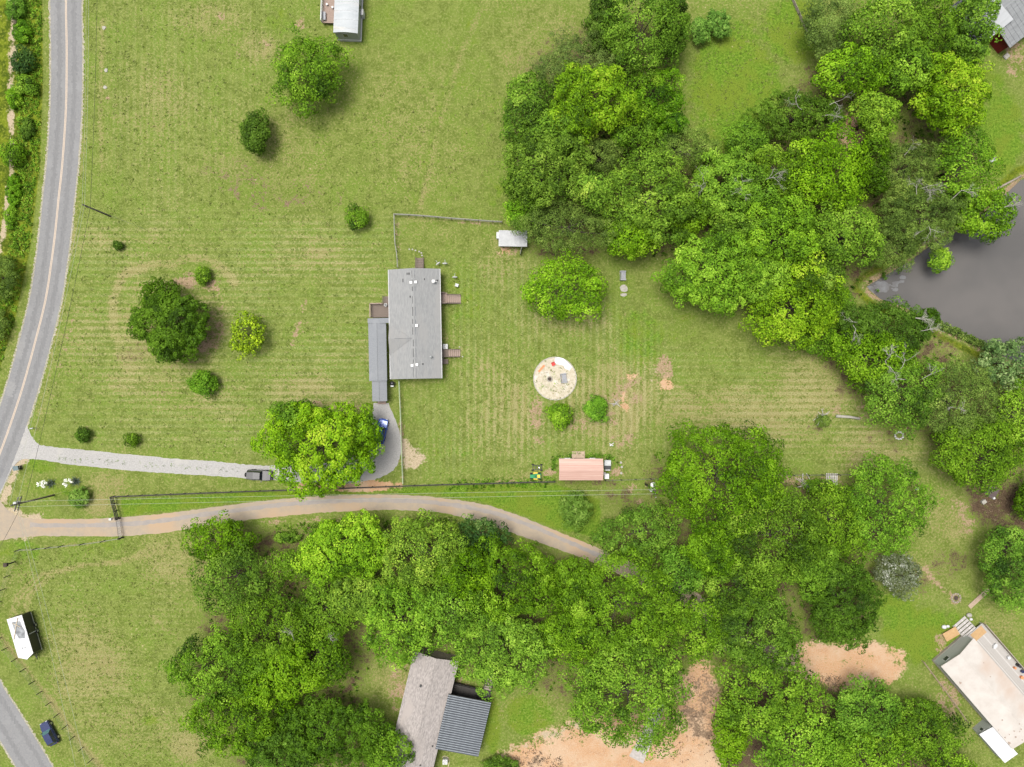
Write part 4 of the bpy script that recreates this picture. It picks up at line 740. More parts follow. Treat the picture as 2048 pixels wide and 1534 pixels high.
# low cross gable over the carport side
e0, e1 = F.L(780, 678, 2.8), F.L(824, 678, 3.6); ys = M(33, 3)
zt = e1.z
ax = -hw-.02; zg = on_roof(-.45)-.03; px1 = -.45
b = MB(); y = e0.y
b.add([(ax, y, zg+.02), (px1, y, zg+.12), (ax, y-ys, ze+.01), (ax, y+ys*.9, ze+.01)], [(0, 2, 1), (0, 1, 3)]); b.build("cross_gable", m_roof, house)
MB().box(-1.9, y, zg+.085, 2.9, .07, .05, 0, 0, -.02).build("cross_gable_ridge", m_cap, house)
for yy in (-6.5, -2.2, 2.5, 6.6): window(house, hw-.25, yy, 1.6, .9, 1.2, 'x+'); window(house, -hw+.25, yy, 1.6, .9, 1.2, 'x-')
# front deck, steps
a, c = F.L(742, 635, 1.0), F.L(779, 607.5, 1.0)
deck(house, a.x, -hw+.2, a.y, c.y, .9, m_deck, 'y', .19, [(a.x, a.y, a.x, c.y), (a.x, c.y, F.L(766, 607, 1).x, c.y)], m_deckp)
s0 = F.L(766, 592, .6); stairs(house, s0.x, -hw+.2, c.y, s0.y, .9, 'y+', m_deck, 4)
s0, s1 = F.L(831, 514.5, .7), F.L(847, 540, .7); stairs(house, s0.x, s1.x, hl-.2, s0.y, .85, 'y+', m_deck, 6)
s0, s1 = F.L(895, 607, .7), F.L(921, 589, .7); deck(house, hw-.2, s0.x, s0.y-.05, s1.y+.35, .85, m_deckp, 'x', .16, [(hw-.1, s0.y, s0.x, s0.y), (hw-.1, s1.y+.3, s0.x-.4, s1.y+.3)], m_deck)
stairs(house, s0.x, s1.x, s0.y, s1.y, .85, 'x+', m_deckp, 7, True, m_deck)
s0, s1 = F.L(897, 714, .7), F.L(920, 698.5, .7); deck(house, hw-.2, s0.x, s0.y, s1.y, .85, m_deck, 'x', .16)
stairs(house, s0.x, s1.x, s0.y, s1.y, .85, 'x+', m_deckp, 6, True, m_deck)
s0, s1 = F.L(883, 728, .5), F.L(896, 718, .5); deck(house, s0.x, s1.x, s0.y, s1.y, .5, m_deck, 'x', .16)
# carport
fc = thing("carport", "long blue-grey carport roof along left side of the grey house", "carport", F.o, F.rz)
q = lambda px, py: F.L(px, py, 2.6)
A_, B_ = q(738, 762), q(776.5, 636)
xe = q(772.5, 700).x; xm = (A_.x+xe)/2
def lowgable(parent, x0, x1, y0, y1, ze_, zr_, m, xr):
    MB().slab([(x0, y0, ze_), (xr, y0, zr_), (xr, y1, zr_), (x0, y1, ze_)], .1).build("roof", m, parent); MB().slab([(xr, y0, zr_), (x1, y0, ze_), (x1, y1, ze_), (xr, y1, zr_)], .1).build("roof", m, parent)
yj = q(0, 660).y
lowgable(fc, A_.x, xe, A_.y, yj, 2.38, 2.62, m_roof2, xm)
MB().slab([(A_.x-.05, yj, 2.55), (B_.x+.15, yj, 2.68), (B_.x+.15, B_.y, 2.68), (A_.x-.05, B_.y, 2.55)], .1).build("porch_roof", m_roof2, fc)
MB().box(xm, (A_.y+yj)/2, 2.635, .07, yj-A_.y, .02).build("ridge_seam", m_cap, fc)
a2, b2 = q(743.5, 803), q(772.5, 763); lowgable(fc, a2.x, b2.x, a2.y, A_.y+.3, 2.15, 2.33, m_roof2, (a2.x+b2.x)/2)
MB().box((a2.x+b2.x)/2, (a2.y+A_.y)/2, 2.345, .07, abs(a2.y-A_.y)-.4, .02).build("ridge_seam", m_cap, fc)
for x in (A_.x+.2, xe-.2):
    for yy in (A_.y+.2, (A_.y+yj)/2, yj-.1): MB().box(0, 0, 1.15, .12, .12, 2.3).build("post", m_oldwood, fc).location = (x, yy, 0)
for x in (a2.x+.15, b2.x-.15): MB().box(0, 0, 1.05, .1, .1, 2.1).build("post", m_oldwood, fc).location = (x, a2.y+.15, 0)
for i in range(3): MB().box((a2.x+b2.x)/2, a2.y-.12-.16*i, .3-.1*i, 1.4, .2, .06).build("tread", m_deckp, fc)
# things standing round the house
def ac_unit(px, py, label):
    t = thing("air_conditioner", label, "air conditioner", W(px, py, .8)); t.location.z = 0
    MB().bx(-.42, .42, -.42, .42, 0, .85).build("casing", m_whiteplastic, t); b = MB()
    for k in range(3): 
        r = .12+.1*k; b.tube([(r*math.cos(i*math.pi/6), r*math.sin(i*math.pi/6), .87) for i in range(13)], .015, 4, False)
    b.build("fan_grille", m_greymetal, t); return t
ac_unit(890.5, 693, "white air conditioner beside the lower right wooden steps")
t = thing("barbecue", "black round barbecue standing by the carport's lower end", "barbecue", W(784.5, 767, .6)); t.location.z = 0
MB().ball((0, 0, .75), .42, 10, 6, (1, 1, .7)).build("kettle", m_blackplastic, t, True); b = MB()
for k in range(3): b.tube([(0, 0, .6), (.4*math.cos(k*2.1), .4*math.sin(k*2.1), 0)], .03, 4)
b.build("stand", m_greymetal, t); MB().box(.0, -.45, .8, .5, .2, .04).build("side_shelf", m_greymetal, t); MB().ball((0.05, 0.05, 1.06), .1, 6, 4).build("lid_handle", m_chrome, t)
t = thing("plant_pot", "white-rimmed black pot on the front deck", "pot", W(771.5, 610, 1.2)); t.location.z = .92
MB().tube([(0, 0, 0), (0, 0, .45)], [.2, .28], 10).build("pot", m_blackplastic, t); MB().tube([(.26*math.cos(i*math.pi/6), .26*math.sin(i*math.pi/6), .46) for i in range(13)], .035, 5, False).build("rim", m_whiteplastic, t)
def dish(px, py, rz, label, s=1.0):
    t = thing("satellite_dish", label, "satellite dish", W(px, py), rz, "old satellite dishes on the back lawn")
    MB().tube([(0, 0, 0), (0, 0, .9*s)], .04, 6).build("mast", m_greymetal, t); b = MB(); b.ball((0, .1, .95*s), .5*s, 10, 6, (1, .28, .8)); b.build("reflector", m_whiteplastic, t, True)
    MB().tube([(0, .1, .8*s), (0, .75*s, 1.05*s)], .035, 4).build("feed_arm", m_whiteplastic, t); return t
dish(878, 530, R(35), "tilted satellite dish nearest the house's upper right corner"); dish(891, 530, 0, "satellite dish with long arm right of the tilted dish"); dish(910.5, 557, 0, "lone satellite dish above the white chair on back lawn", .95)
t = thing("garden_chair", "white plastic chair on grass near the upper right steps", "chair", W(914, 571), R(-15))
MB().bx(-.25, .25, -.25, .25, .38, .43).build("seat", m_whiteplastic, t); MB().box(0, -.28, .7, .5, .05, .6).build("backrest", m_whiteplastic, t)
for x in (-.22, .22):
    for y in (-.22, .22): MB().box(x, y, .19, .05, .05, .38).build("leg", m_whiteplastic, t)
    MB().box(x*1.15, 0, .6, .06, .5, .04).build("armrest", m_whiteplastic, t)
def stones(pts, lab, r=.16, m=None):
    for i, (px, py) in enumerate(pts):
        rg_ = random.Random(int(px*3+py)); k = 7; P = [(math.cos(j*6.283/k)*r*rg_.uniform(.7, 1.2), math.sin(j*6.283/k)*r*rg_.uniform(.7, 1.2)) for j in range(k)]
        o = MB().prism(P, -.02, .09).build("stone", m or m_stone); p = W(px, py); o.location = p; tag(o, lab[i] if isinstance(lab, list) else lab, "stone", None if isinstance(lab, list) else lab)
stones([(818.5, 498.5), (825, 499), (831, 501), (838.5, 503), (843, 506), (844, 511)], ["%s white stepping stone from the left above the back steps" % n for n in ("first", "second", "third", "fourth", "fifth", "last")])
stones([(208.5, 56), (212.5, 141), (210.5, 175)], ["%s of three pale stones on the verge right of road" % n for n in ("topmost", "middle", "lowest")], .34)
stones([(1241.5, 925), (1243.5, 934), (1242.5, 946)], ["%s of three white stones right of the salmon-roofed shed" % n for n in ("top", "middle", "lowest")], .22)
stones([(919, 694), (925, 713), (887, 716), (893, 712)], ["white stone beside the %s of the lower right wooden steps" % n for n in ("top right end", "bottom right end", "small platform", "lower rail")], .14)
# ------------------------------------------------------------------ white trailer home (top)
F = Frame(692, 40, 3.0, R(-2.2)); hw = M(49, 3.0)/2; ys = F.L(692, 66, 3.0).y
home = thing("trailer_home", "white trailer home with side deck at the top edge", "trailer home", F.o, F.rz)
gl = 9.5; cyy = ys+gl
b = MB(); P = []
rt = []
for i in range(9):
    x = -hw+2*hw*i/8; rt.append((x, 3.0+.32*(1-(x/hw)**2)))
b.loft([[(x, ys, z) for x, z in rt]+[(x, ys, z-.1) for x, z in rt[::-1]], [(x, ys+2*gl, z) for x, z in rt]+[(x, ys+2*gl, z-.1) for x, z in rt[::-1]]]); b.build("roof", m_metalwhite, home)
seam = MB()
for k in range(12):
    y = ys+.7+k*1.5; seam.tube([(x, y, z+.012) for x, z in rt], .022, 4)
seam.build("roof_seam", m_white, home)["kind"] = "stuff"
w = MB(); w.loft([[(-hw+.1, ys+.08, .5), (hw-.1, ys+.08, .5)]+[(x*.95, ys+.08, z-.06) for x, z in rt[::-1]], [(-hw+.1, ys+2*gl-.1, .5), (hw-.1, ys+2*gl-.1, .5)]+[(x*.95, ys+2*gl-.1, z-.06) for x, z in rt[::-1]]]); w.build("wall", m_greysiding, home)
MB().bx(-hw+.05, hw-.05, ys+.03, ys+2*gl, 0, .52).build("skirt", m_white, home)
MB().bx(-hw+.02, hw-.02, ys+.0, ys+.07, .5, .62).build("trim", m_white, home); MB().bx(hw-.08, hw+.1, ys-.02, ys+2*gl, .45, .6).build("trim", m_white, home)
window(home, -.2, ys+.08, 2.1, .7, .9, 'y-'); window(home, hw-.1, ys+5, 1.9, .9, .9, 'x+')
MB().bx(hw, hw+.42, ys+4.0, ys+5.0, .1, 1.5).build("utility_box", m_whiteplastic, home)
d0, d1 = F.L(644, 45, .8), F.L(668, -70, .8)
deck(home, d0.x, -hw+.1, d0.y, d1.y, .75, m_deckp, 'y', .2, [(d0.x, d0.y, d0.x, d1.y)], m_white)
bp_ = F.L(649, 33, 1.0); bo = thing("deck_bench", "grey bench against the white railing of trailer deck", "bench", W(649, 33, .9)); bo.location.z = .75
MB().bx(-.25, .25, -.7, .7, .38, .44).build("seat", m_greyplastic, bo); MB().bx(-.3, -.24, -.7, .7, .44, .9).build("backrest", m_greyplastic, bo)
for y in (-.6, .6): MB().bx(-.22, .22, y-.04, y+.04, 0, .38).build("leg", m_greyplastic, bo)
for i, (px, py, lb) in enumerate([(665, 15, "white bucket on trailer deck beside the roof edge"), (654, 9, "pale pot on the trailer deck near the top edge")]):
    p = W(px, py, 1); p.z = .76; o = MB().tube([(0, 0, 0), (0, 0, .4)], [.14, .19], 9).build("bucket", m_whiteplastic); o.location = p; tag(o, lb, "bucket")
# ------------------------------------------------------------------ cream double trailer (bottom right)
ang = math.atan2(-148, 128)                        # ridge heading
F = Frame(1914.7, 1304.5, 3.0, ang+math.pi/2)       # local -y runs down the ridge
hw = M(86.7, 3.0)/2; L2 = 18.6
cream = thing("trailer_home", "large cream-roofed trailer home at the lower right corner", "trailer home", F.o, F.rz)
gable(cream, hw, 0, 3.0, 3.75, m_cream, .12, -L2, 0)
b = MB(); P = [(-hw+.2, -.45, 0), (hw-.2, -.45, 0), (hw-.2, -L2+.3, 0), (-hw+.2, -L2+.3, 0)]
yb = -.3
w = MB(); w.add([(-hw+.15, yb, .45), (hw-.15, yb, .45), (hw-.15, yb, 2.92), (0, yb, 3.64), (-hw+.15, yb, 2.92), (-hw+.15, -L2+.3, .45), (hw-.15, -L2+.3, .45), (hw-.15, -L2+.3, 2.92), (0, -L2+.3, 3.64), (-hw+.15, -L2+.3, 2.92)],
      [(4, 3, 2, 1, 0), (5, 6, 7, 8, 9), (0, 5, 9, 4), (1, 2, 7, 6)]); w.build("wall", m_greysiding, cream)
MB().bx(-hw+.1, hw-.1, -L2+.2, yb+.06, 0, .47).build("skirt", m_oldwood, cream)
window(cream, -1.9, yb, 2.0, .9, .7, 'y+')
MB().box(0, -L2/2, 3.755, .16, L2-.1, .03).build("ridge_cap", m_cream, cream)
zof = lambda x: 3.0+.75*(1-abs(x)/hw)
for (px, py, s_) in ((1923, 1367, .5), (1980, 1353, .25), (1968, 1326, .2), (2005, 1440, .3), (2040, 1457, .3), (2032, 1475, .4), (2013, 1477, .3), (2038, 1462, .25), (2022, 1488, .6), (2016, 1492, .3), (2010, 1476, .25), (2000, 1462, .2), (2028, 1462, .3), (2044, 1480, .3), (2020, 1470, .2), (2036, 1446, .2), (2006, 1473, .2)):
    p = F.L(px, py, 3.4)
    if -L2+.3 < p.y < -.3 and abs(p.x) < hw-.2:
        rg_ = random.Random(int(px)); k = 7; P = [(math.cos(j*6.283/k)*s_*.5*rg_.uniform(.5, 1.2), math.sin(j*6.283/k)*s_*.5*rg_.uniform(.5, 1.2)) for j in range(k)]
        o = MB().prism(P, -.03, .035).build("roof_stain", m_creamspot, cream); o.location = (p.x, p.y, zof(p.x)+.0)
# deck along its far (right-hand) side, stairs, boards
o0, o1 = F.L(1965, 1246, .8), F.L(1948, 1277, .8)
dx1 = max(o0.x, hw+2.0)
deck(cream, hw-.1, dx1, -L2*.95, o0.y, .8, m_deckg, 'x', .2, [(dx1, -L2*.95, dx1, o0.y)], m_oldwood)
sp = F.L(1929, 1254, .4)
stairs(cream, sp.x-1.35, sp.x+1.35, o0.y-.75, o0.y+2.5, .8, 'y+', m_deckg, 6, False)
deck(cream, sp.x-1.35, hw+.0, yb+.1, o0.y-.75, .8, m_deckg, 'x', .2)
pp = F.L(1957, 1267, .85); o = MB().box(0, 0, 0, 2.5, 1.5, .03).build("plywood_sheet", m_ply); o.location = W(1957, 1267, .85); o.location.z = .84; o.rotation_euler = (0, 0, F.rz); tag(o, "orange plywood sheet lying on deck end of cream trailer", "plywood")
o = MB().box(0, 0, .42, 2.6, 1.55, .06).build("table_top", m_ply); t = thing("work_table", "orange plywood table beside cream trailer's end wall", "table", W(1902, 1268, .4), R(30)); t.location.z = 0; o.parent = t
for x in (-1.1, 1.1):
    for y in (-.6, .6): MB().box(x, y, .2, .09, .09, .4).build("leg", m_oldwood, t)
# bright white lean-to
lc = [F.L(x, y, 2.4) for x, y in ((1960, 1469.6), (2011, 1527), (2034, 1506.5), (1985.4, 1452))]
lean = thing("lean_to", "bright white lean-to roof on side of the cream trailer", "lean-to", F.o, F.rz)
MB().slab([(lc[0].x, lc[0].y, 2.25), (lc[1].x, lc[1].y, 2.25), (lc[2].x, lc[2].y, 2.6), (lc[3].x, lc[3].y, 2.6)], .1).build("roof", m_brightroof, lean)
w = MB(); w.bx(lc[0].x+.15, min(lc[3].x, -hw+.1), lc[1].y+.3, lc[0].y-.25, 0, 2.2); w.build("wall", m_greysiding, lean); window(lean, lc[0].x+1.0, lc[0].y-.25, 1.5, .5, .6, 'y+')
# cream trailer clutter
for (px, py, r, m, nm, lb, ct) in [(1887, 1253, .45, m_whiteplastic, "sack", "big white sack left of the plywood table", "sack"), (1895, 1252, .3, m_whiteplastic, "sack", "smaller white sack touching plywood table corner", "sack"), (1936.5, 1229.5, .5, m_stone, "boulder", "pale boulder near top of the trailer's grey stairs", "boulder"), (1941, 1238, .3, m_whiteplastic, "bundle", "white bundle between boulder and deck", "bundle")]:
    o = MB().ball((0, 0, r*.5), r, 9, 6, (1, .85, .6)).build(nm, m, None, True); o.location = W(px, py); tag(o, lb, ct)
for (px, py, m, sz, nm, lb, ct) in [(1990, 1292, m_white, (.9, .5, .4), "crate", "white crate of odds and ends on trailer's long deck", "crate"), (2017, 1315, m_whiteplastic, (.5, .5, .45), "bucket_box", "white box near the dark grill on the long deck", "box"), (2036, 1330, m_blackplastic, (.55, .5, .8), "grill", "black grill by the rail of the long deck", "grill"), (2030, 1336, m_orange, (.35, .35, .4), "pot", "orange pot beside the grill on the long deck", "pot"), (2044, 1355, m_orange, (.5, .5, .4), "planter", "orange planter at the picture's right edge on deck", "planter"), (2045, 1343, m_carblue, (.5, .4, .4), "cooler", "blue-grey cooler below the grill on the long deck", "cooler")]:
    b = MB(); k = 8; P = [(math.cos((j+.5)*6.283/k)*sz[0]*.54, math.sin((j+.5)*6.283/k)*sz[1]*.54) for j in range(k)]; b.prism(P, 0, sz[2]); b.prism([(x*1.08, y*1.08) for x, y in P], sz[2]+.002, sz[2]+.05)
    o = b.build(nm, m); o.location = W(px, py, 1.1); o.location.z = .8; o.rotation_euler = (0, 0, F.rz+.3); tag(o, lb, ct)
def rope_fence(pts, label, h=1.0, pm=m_board):
    p0 = W(*pts[0]); t = thing("wire_fence", label, "fence", p0); prev = None
    for i, (x, y) in enumerate(pts):
        p = W(x, y)-p0; MB().box(0, 0, h/2, .09, .09, h).build("post", pm, t).location = p
        if prev is not None:
            b = MB()
            for z in (.35*h, .65*h, .95*h): b.tube([(prev.x, prev.y, z), (p.x, p.y, z)], .03, 4)
            b.build("rail", pm, t)
        prev = p
rope_fence([(1843, 1321), (1862, 1346), (1880, 1370), (1897, 1393), (1913, 1415), (1930, 1440)], "thin tan rail fence alongside the cream trailer")
# long plank, stone ring, boxes in the brown yard
t = thing("plank_ramp", "long pale plank ramp at edge of the rich green tree", "ramp", W(1957, 1196), math.atan2(40, 43)*1.0)
for k in (-1, 0, 1): MB().box(0, k*.26, .14, 4.6, .24, .05).build("plank", m_board, t)
for x in (-1.8, 0, 1.8): MB().box(x, 0, .06, .1, .8, .11).build("batten", m_oldwood, t)
for (px, py, m, sz, lb, rz) in [(1965, 1003, m_stone, (.7, .6, .45), "grey block box on the bare brown yard", .6), (1986, 996, m_whiteplastic, (.35, .3, .3), "small white box at corner of the dark tarpaulin", .5)]:
    b = MB().box(0, 0, sz[2]/2, *sz).box(0, 0, sz[2]+.02, sz[0]*1.06, sz[1]*1.06, .03); o = b.build("box", m); o.location = W(px, py); o.rotation_euler = (0, 0, rz); tag(o, lb, "box")
b = MB(); P = [W(x, y) for x, y in ((1968, 987), (1987, 1000), (1999, 980), (1980, 968))]; b.prism([(p.x-P[0].x, p.y-P[0].y) for p in P], .01, .05); o = b.build("tarpaulin", mat("dark_tarp", (.085, .065, .065, 1), (.06, .045, .045, 1), 2, .7)); o.location = P[0]; tag(o, "dark flat tarpaulin on ground beneath the large east tree", "tarpaulin")
b = MB()
for k in range(11):
    a = k*6.283/11; b.ball((.75*math.cos(a), .75*math.sin(a), .06), .2, 6, 4, (1, 1, .6))
o = b.build("fire_ring", m_oldwood); o.location = W(1912, 1196); tag(o, "round fire ring with black ash on the grass near cream trailer", "fire ring")
MB().prism([(.42*math.cos(i*.785), .42*math.sin(i*.785)) for i in range(8)], .0, .05).build("ash", m_mulch, o)
# ------------------------------------------------------------------ brown shingle house with steel patio roof (bottom)
F = Frame(873, 1312, 3.0, math.atan2(138, -33)-math.pi/2); F.rz = -math.atan2(33, 138)
hw = M(92, 3)/2
bh = thing("house", "brown shingled house half hidden by the south wood", "house", F.o, F.rz)
y1 = F.L(873, 1312, 3).y; y0 = y1-23
gable(bh, hw, 0, 3.0, 4.1, m_roof3, .14, y0, y1)
gm = (y0+y1)/2
gw = MB(); e = hw-.35; gw.add([(-e, y0+.3, 0), (e, y0+.3, 0), (e, y1-.3, 0), (-e, y1-.3, 0), (-e, y0+.3, 2.95), (e, y0+.3, 2.95), (e, y1-.3, 2.95), (-e, y1-.3, 2.95), (0, y0+.3, 3.9), (0, y1-.3, 3.9)], [(0, 1, 5, 8, 4), (2, 3, 7, 9, 6), (1, 2, 6, 5), (3, 0, 4, 7)]); gw.build("wall", m_red if False else m_oldwood, bh)
MB().box(0, gm, 4.1, .22, y1-y0, .05).build("ridge_cap", m_roof3, bh)
for (px, py, s_) in ((842, 1370, .35), (918, 1345, .2), (865, 1493, .18), (841, 1529, .18)):
    p = F.L(px, py, 3.5); o = MB().tube([(0, 0, -.1), (0, 0, .28)], s_*.6, 8).build("roof_pipe", m_stain, bh); o.location = (p.x, p.y, 3.0+1.1*(1-abs(p.x)/hw))
for yy in (-6, -11, -16): window(bh, -hw+.35, yy, 1.6, .9, 1.1, 'x-'); window(bh, hw-.35, yy-2, 1.6, .9, 1.1, 'x+')
P4 = [F.L(x, y, 2.75) for x, y in ((897, 1386), (871, 1496), (957, 1511), (983, 1404))]
pat = thing("patio_roof", "striped corrugated steel patio roof beside brown shingled house", "patio roof", F.o, F.rz)
xa, xb = (P4[0].x+P4[1].x)/2, (P4[2].x+P4[3].x)/2; ya, yb_ = (P4[1].y+P4[2].y)/2, (P4[0].y+P4[3].y)/2
pd_ = (yb_-ya)/24; b = MB(); prof = []
for i in range(24):
    y = ya+i*pd_
    prof += [(y, 0), (y+pd_*.52, 0), (y+pd_*.60, .075), (y+pd_*.92, .075)]
prof.append((yb_, 0))
za, zb = 3.45, 2.75
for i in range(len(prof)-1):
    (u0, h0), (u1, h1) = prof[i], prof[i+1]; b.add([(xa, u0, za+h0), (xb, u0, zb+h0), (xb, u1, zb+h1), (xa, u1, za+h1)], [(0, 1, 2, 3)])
b.build("corrugated_sheet", m_corr_shaded, pat)
rb0 = None
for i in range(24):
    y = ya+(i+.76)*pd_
    o = MB().add([(xa+.02, -pd_*.24, za+.03), (xb-.02, -pd_*.24, zb+.03), (xb-.02, -pd_*.15, zb+.13), (xa+.02, -pd_*.15, za+.13), (xa+.02, pd_*.15, za+.13), (xb-.02, pd_*.15, zb+.13), (xb-.02, pd_*.24, zb+.03), (xa+.02, pd_*.24, za+.03)], [(0, 1, 2, 3), (3, 2, 5, 4), (4, 5, 6, 7)]).build("rib", m_rib_lit, pat) if rb0 is None else dup_mesh(rb0, parent=pat)
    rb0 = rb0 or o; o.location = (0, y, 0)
MB().slab([(xa, ya-.03, za-.06), (xb, ya-.03, zb-.06), (xb, yb_+.03, zb-.06), (xa, yb_+.03, za-.06)], .12).build("roof_frame", m_blackpost, pat)
for x, z in ((xb-.2, zb-.1), ((xa+xb)/2+1, 2.9)):
    for y in (ya+.2, yb_-.2): MB().box(0, 0, z/2, .14, .14, z).build("post", m_blackpost, pat).location = (x, y, 0)
dk = F.L(918, 1383, .8); dk2 = F.L(975, 1400, .8)
deck(pat, hw-.3, xb-.3, ya+.4, yb_+1.0, .8, m_blackpost, 'x', .2, [(hw, yb_+1.0, dk2.x-1.6, yb_+1.0)], m_blackpost)
stairs(pat, xb-1.75, xb-.35, yb_+1.0, yb_+3.6, .8, 'y+', m_oldwood, 7, True, m_blackpost)
ac = ac_unit(890, 1524, "white air conditioner below the steel patio roof")
b = MB(); pts = [W(884, 1514), W(890, 1511), (W(897, 1515)), W(899, 1524), W(896, 1534)]
o = b.tube([(p.x, p.y, .06) for p in pts], .05, 5).build("garden_hose", m_tan); tag(o, "tan garden hose looped by the lower air conditioner", "hose")
# ------------------------------------------------------------------ barn (top right)
F = Frame(1996, 66, 3.2, R(-51)); barn = thing("barn", "red barn with weathered grey metal roof at top right", "barn", F.o, F.rz)
A1, A2 = F.L(1996, 66, 3.2), F.L(2020, 96, 3.2)
lx = A2.x
MB().slab([(-2.5, 0, 3.9), (lx, 0, 3.2), (lx, 10, 3.2), (-2.5, 10, 3.9)], .12).build("roof", m_barnroof, barn)
MB().slab([(-8, 0, 3.1), (-2.5, 0, 3.9), (-2.5, 10, 3.9), (-8, 10, 3.1)], .12).build("roof", m_barnroof, barn)
MB().bx(-7.7, lx-.3, .5, 9.6, 0, 3.05).build("wall", m_red, barn)
b = MB()
for k in range(11): b.box(-2.5+(lx+2.5)/2, .5+k*.9, 3.57, math.hypot(lx+2.5, .7), .05, .05, 0, 0, math.atan2(.7, lx+2.5))
b.build("roof_rib", m_barnroof, barn)["kind"] = "stuff"
lt = thing("barn_lean_to", "light grey metal lean-to roof beside the red barn", "lean-to", F.o, F.rz)
q4 = [F.L(x, y, 3.6) for x, y in ((2020, 38), (1962, 97), (1905, 28), (1960, -34))]
xs0, xs1 = min(q4[2].x, q4[3].x), (q4[0].x+q4[1].x)/2; ys0, ys1 = (q4[1].y+q4[2].y)/2, (q4[0].y+q4[3].y)/2
MB().slab([(xs0, ys0, 3.5), (xs1, ys0, 3.5), (xs1, ys1, 4.15), (xs0, ys1, 4.15)], .1).build("roof", m_barnlight, lt)
for x in (xs0+.3, xs1-.3):
    for y in (ys0+.3, 0): MB().box(0, 0, 1.7, .16, .16, 3.4).build("post", m_oldwood, lt).location = (x, y, 0)
o = MB().bx(-.5, .5, -.4, .4, 0, .18).bx(-.45, .45, -.35, .35, .18, .24).build("doorstep", m_stone); o.location = W(2012, 113); o.rotation_euler = (0, 0, R(40)); tag(o, "pale stone doorstep below the red barn wall", "doorstep")
# ------------------------------------------------------------------ salmon-roofed shed
F = Frame(1162, 939, 2.6, 0); shed = thing("shed", "garden shed with salmon metal roof by the long fence", "shed", F.o, 0)
sw, sh_ = M(88, 2.6)/2, M(43, 2.6)/2
MB().slab([(-sw, -sh_, 2.6), (sw, -sh_, 2.6), (sw, 0, 3.25), (-sw, 0, 3.25)], .08).build("roof", m_salmon, shed); MB().slab([(-sw, 0, 3.25), (sw, 0, 3.25), (sw, sh_, 2.6), (-sw, sh_, 2.6)], .08).build("roof", m_salmon, shed)
b = MB(); n = 9
for k in range(n):
    for sg in (-1, 1):
        yy = sg*(sh_*(k+.5)/n)
b2 = MB()
for k in range(1, 5):
    for sg in (-1, 1):
        y = sg*sh_*k/5; b2.box(0, y, 2.6+.65*(1-abs(y)/sh_)+.004, 2*sw-.02, .035, .03, 0, -sg*math.atan2(.65, sh_))
b2.build("roof_seam", mat("salmon_seam", (.34, .18, .14, 1), None, 2, .6), shed)["kind"] = "stuff"
MB().box(0, 0, 3.27, 2*sw, .2, .04).build("ridge_cap", m_salmon, shed)
MB().bx(-sw+.2, sw-.25, -sh_+.2, sh_-.2, .15, 2.58).build("wall", m_siding, shed)
MB().box(-sw+.12, 0, 2.5, .16, 2*sh_, .1).build("trim", m_white, shed)
for x in (-2.3, 2.0): window(shed, x, sh_-.2, 1.6, .8, .8, 'y+'); MB().box(x, sh_+.02, 2.2, 1.0, .14, .06).build("awning", m_white, shed)
rp_ = MB().slab([(-1.35, sh_-.2, .32), (.9, sh_-.2, .32), (.9, sh_+1.0, .05), (-1.35, sh_+1.0, .05)], .05); rp_.build("ramp", m_board, shed)
window(shed, -.2, sh_-.2, 1.2, 1.6, 1.9, 'y+')
t = thing("garden_cart", "grey metal utility cart against right end of the shed", "cart", W(1214.5, 930, .6)); t.location.z = 0
MB().bx(-.5, .6, -.1, .85, .3, .85).build("tray", m_greymetal, t); MB().bx(-.5, .6, -.75, -.15, .3, .8).build("bin", m_blackplastic, t); MB().bx(-.4, .5, -.95, -.78, .3, .7).build("side_panel", m_white, t)
for x in (-.4, .45):
    for y in (-.6, .6): MB().tube([(x-.05, y, .18), (x+.05, y, .18)], .18, 8).build("wheel", m_tyre, t)
MB().tube([(-.5, .4, .8), (-.75, .4, 1.0), (-.75, -.4, 1.0), (-.5, -.4, .8)], .03, 4).build("handle", m_greymetal, t)
b = MB().bx(-.35, .35, -.42, .42, 0, .9); b.bx(-.38, .38, -.45, .45, .9, .96); o = b.build("cooler", m_whiteplastic); o.location = W(1213, 952, .5); o.location.z = 0; tag(o, "white cooler box at lower right corner of the shed", "cooler")
o = MB().bx(-.2, .2, -.2, .2, 0, .6).bx(-.22, .22, -.22, .22, .6, .65).build("bucket", m_stone); o.location = W(1208, 946); tag(o, "pale bucket between the cooler and the shed", "bucket")
# ------------------------------------------------------------------ white kennel
F = Frame(1026, 477, 1.9, R(-1)); ken = thing("kennel", "small kennel with white corrugated roof under the trees", "kennel", F.o, F.rz)
kw, kh = M(57, 1.9)/2, M(31, 1.9)/2
b = MB(); n = 22; pr = []
for i in range(n):
    x = -kw+2*kw*i/n; pr += [(x, 0), (x+kw/n*1.0, 0), (x+kw/n*1.3, .04), (x+kw/n*1.8, .04)]
pr.append((kw, 0))
for i in range(len(pr)-1): b.add([(pr[i][0], -kh, 1.75+pr[i][1]), (pr[i+1][0], -kh, 1.75+pr[i+1][1]), (pr[i+1][0], kh, 2.15+pr[i+1][1]), (pr[i][0], kh, 2.15+pr[i][1])], [(0, 1, 2, 3)])
b.build("corrugated_roof", m_kennel, ken)
MB().bx(-kw+.15, -kw+.25, -kh+.2, kh-.2, 0, 1.72).bx(-kw+.25, kw-.2, kh-.3, kh-.2, 0, 1.9).build("wall", m_oldwood, ken)
for x in (-kw+.2, 0, kw-.3):
    MB().box(0, 0, .85, .1, .1, 1.7).build("post", m_oldwood, ken).location = (x, -kh+.25, 0)
MB().box(1.4, -kh-.55, .8, .08, 1.3, 1.5, R(-12)).build("door", m_galv, ken); MB().bx(-kw-.42, -kw+.1, .1, 1.2, .5, 1.3).build("nest_box", m_white, ken)
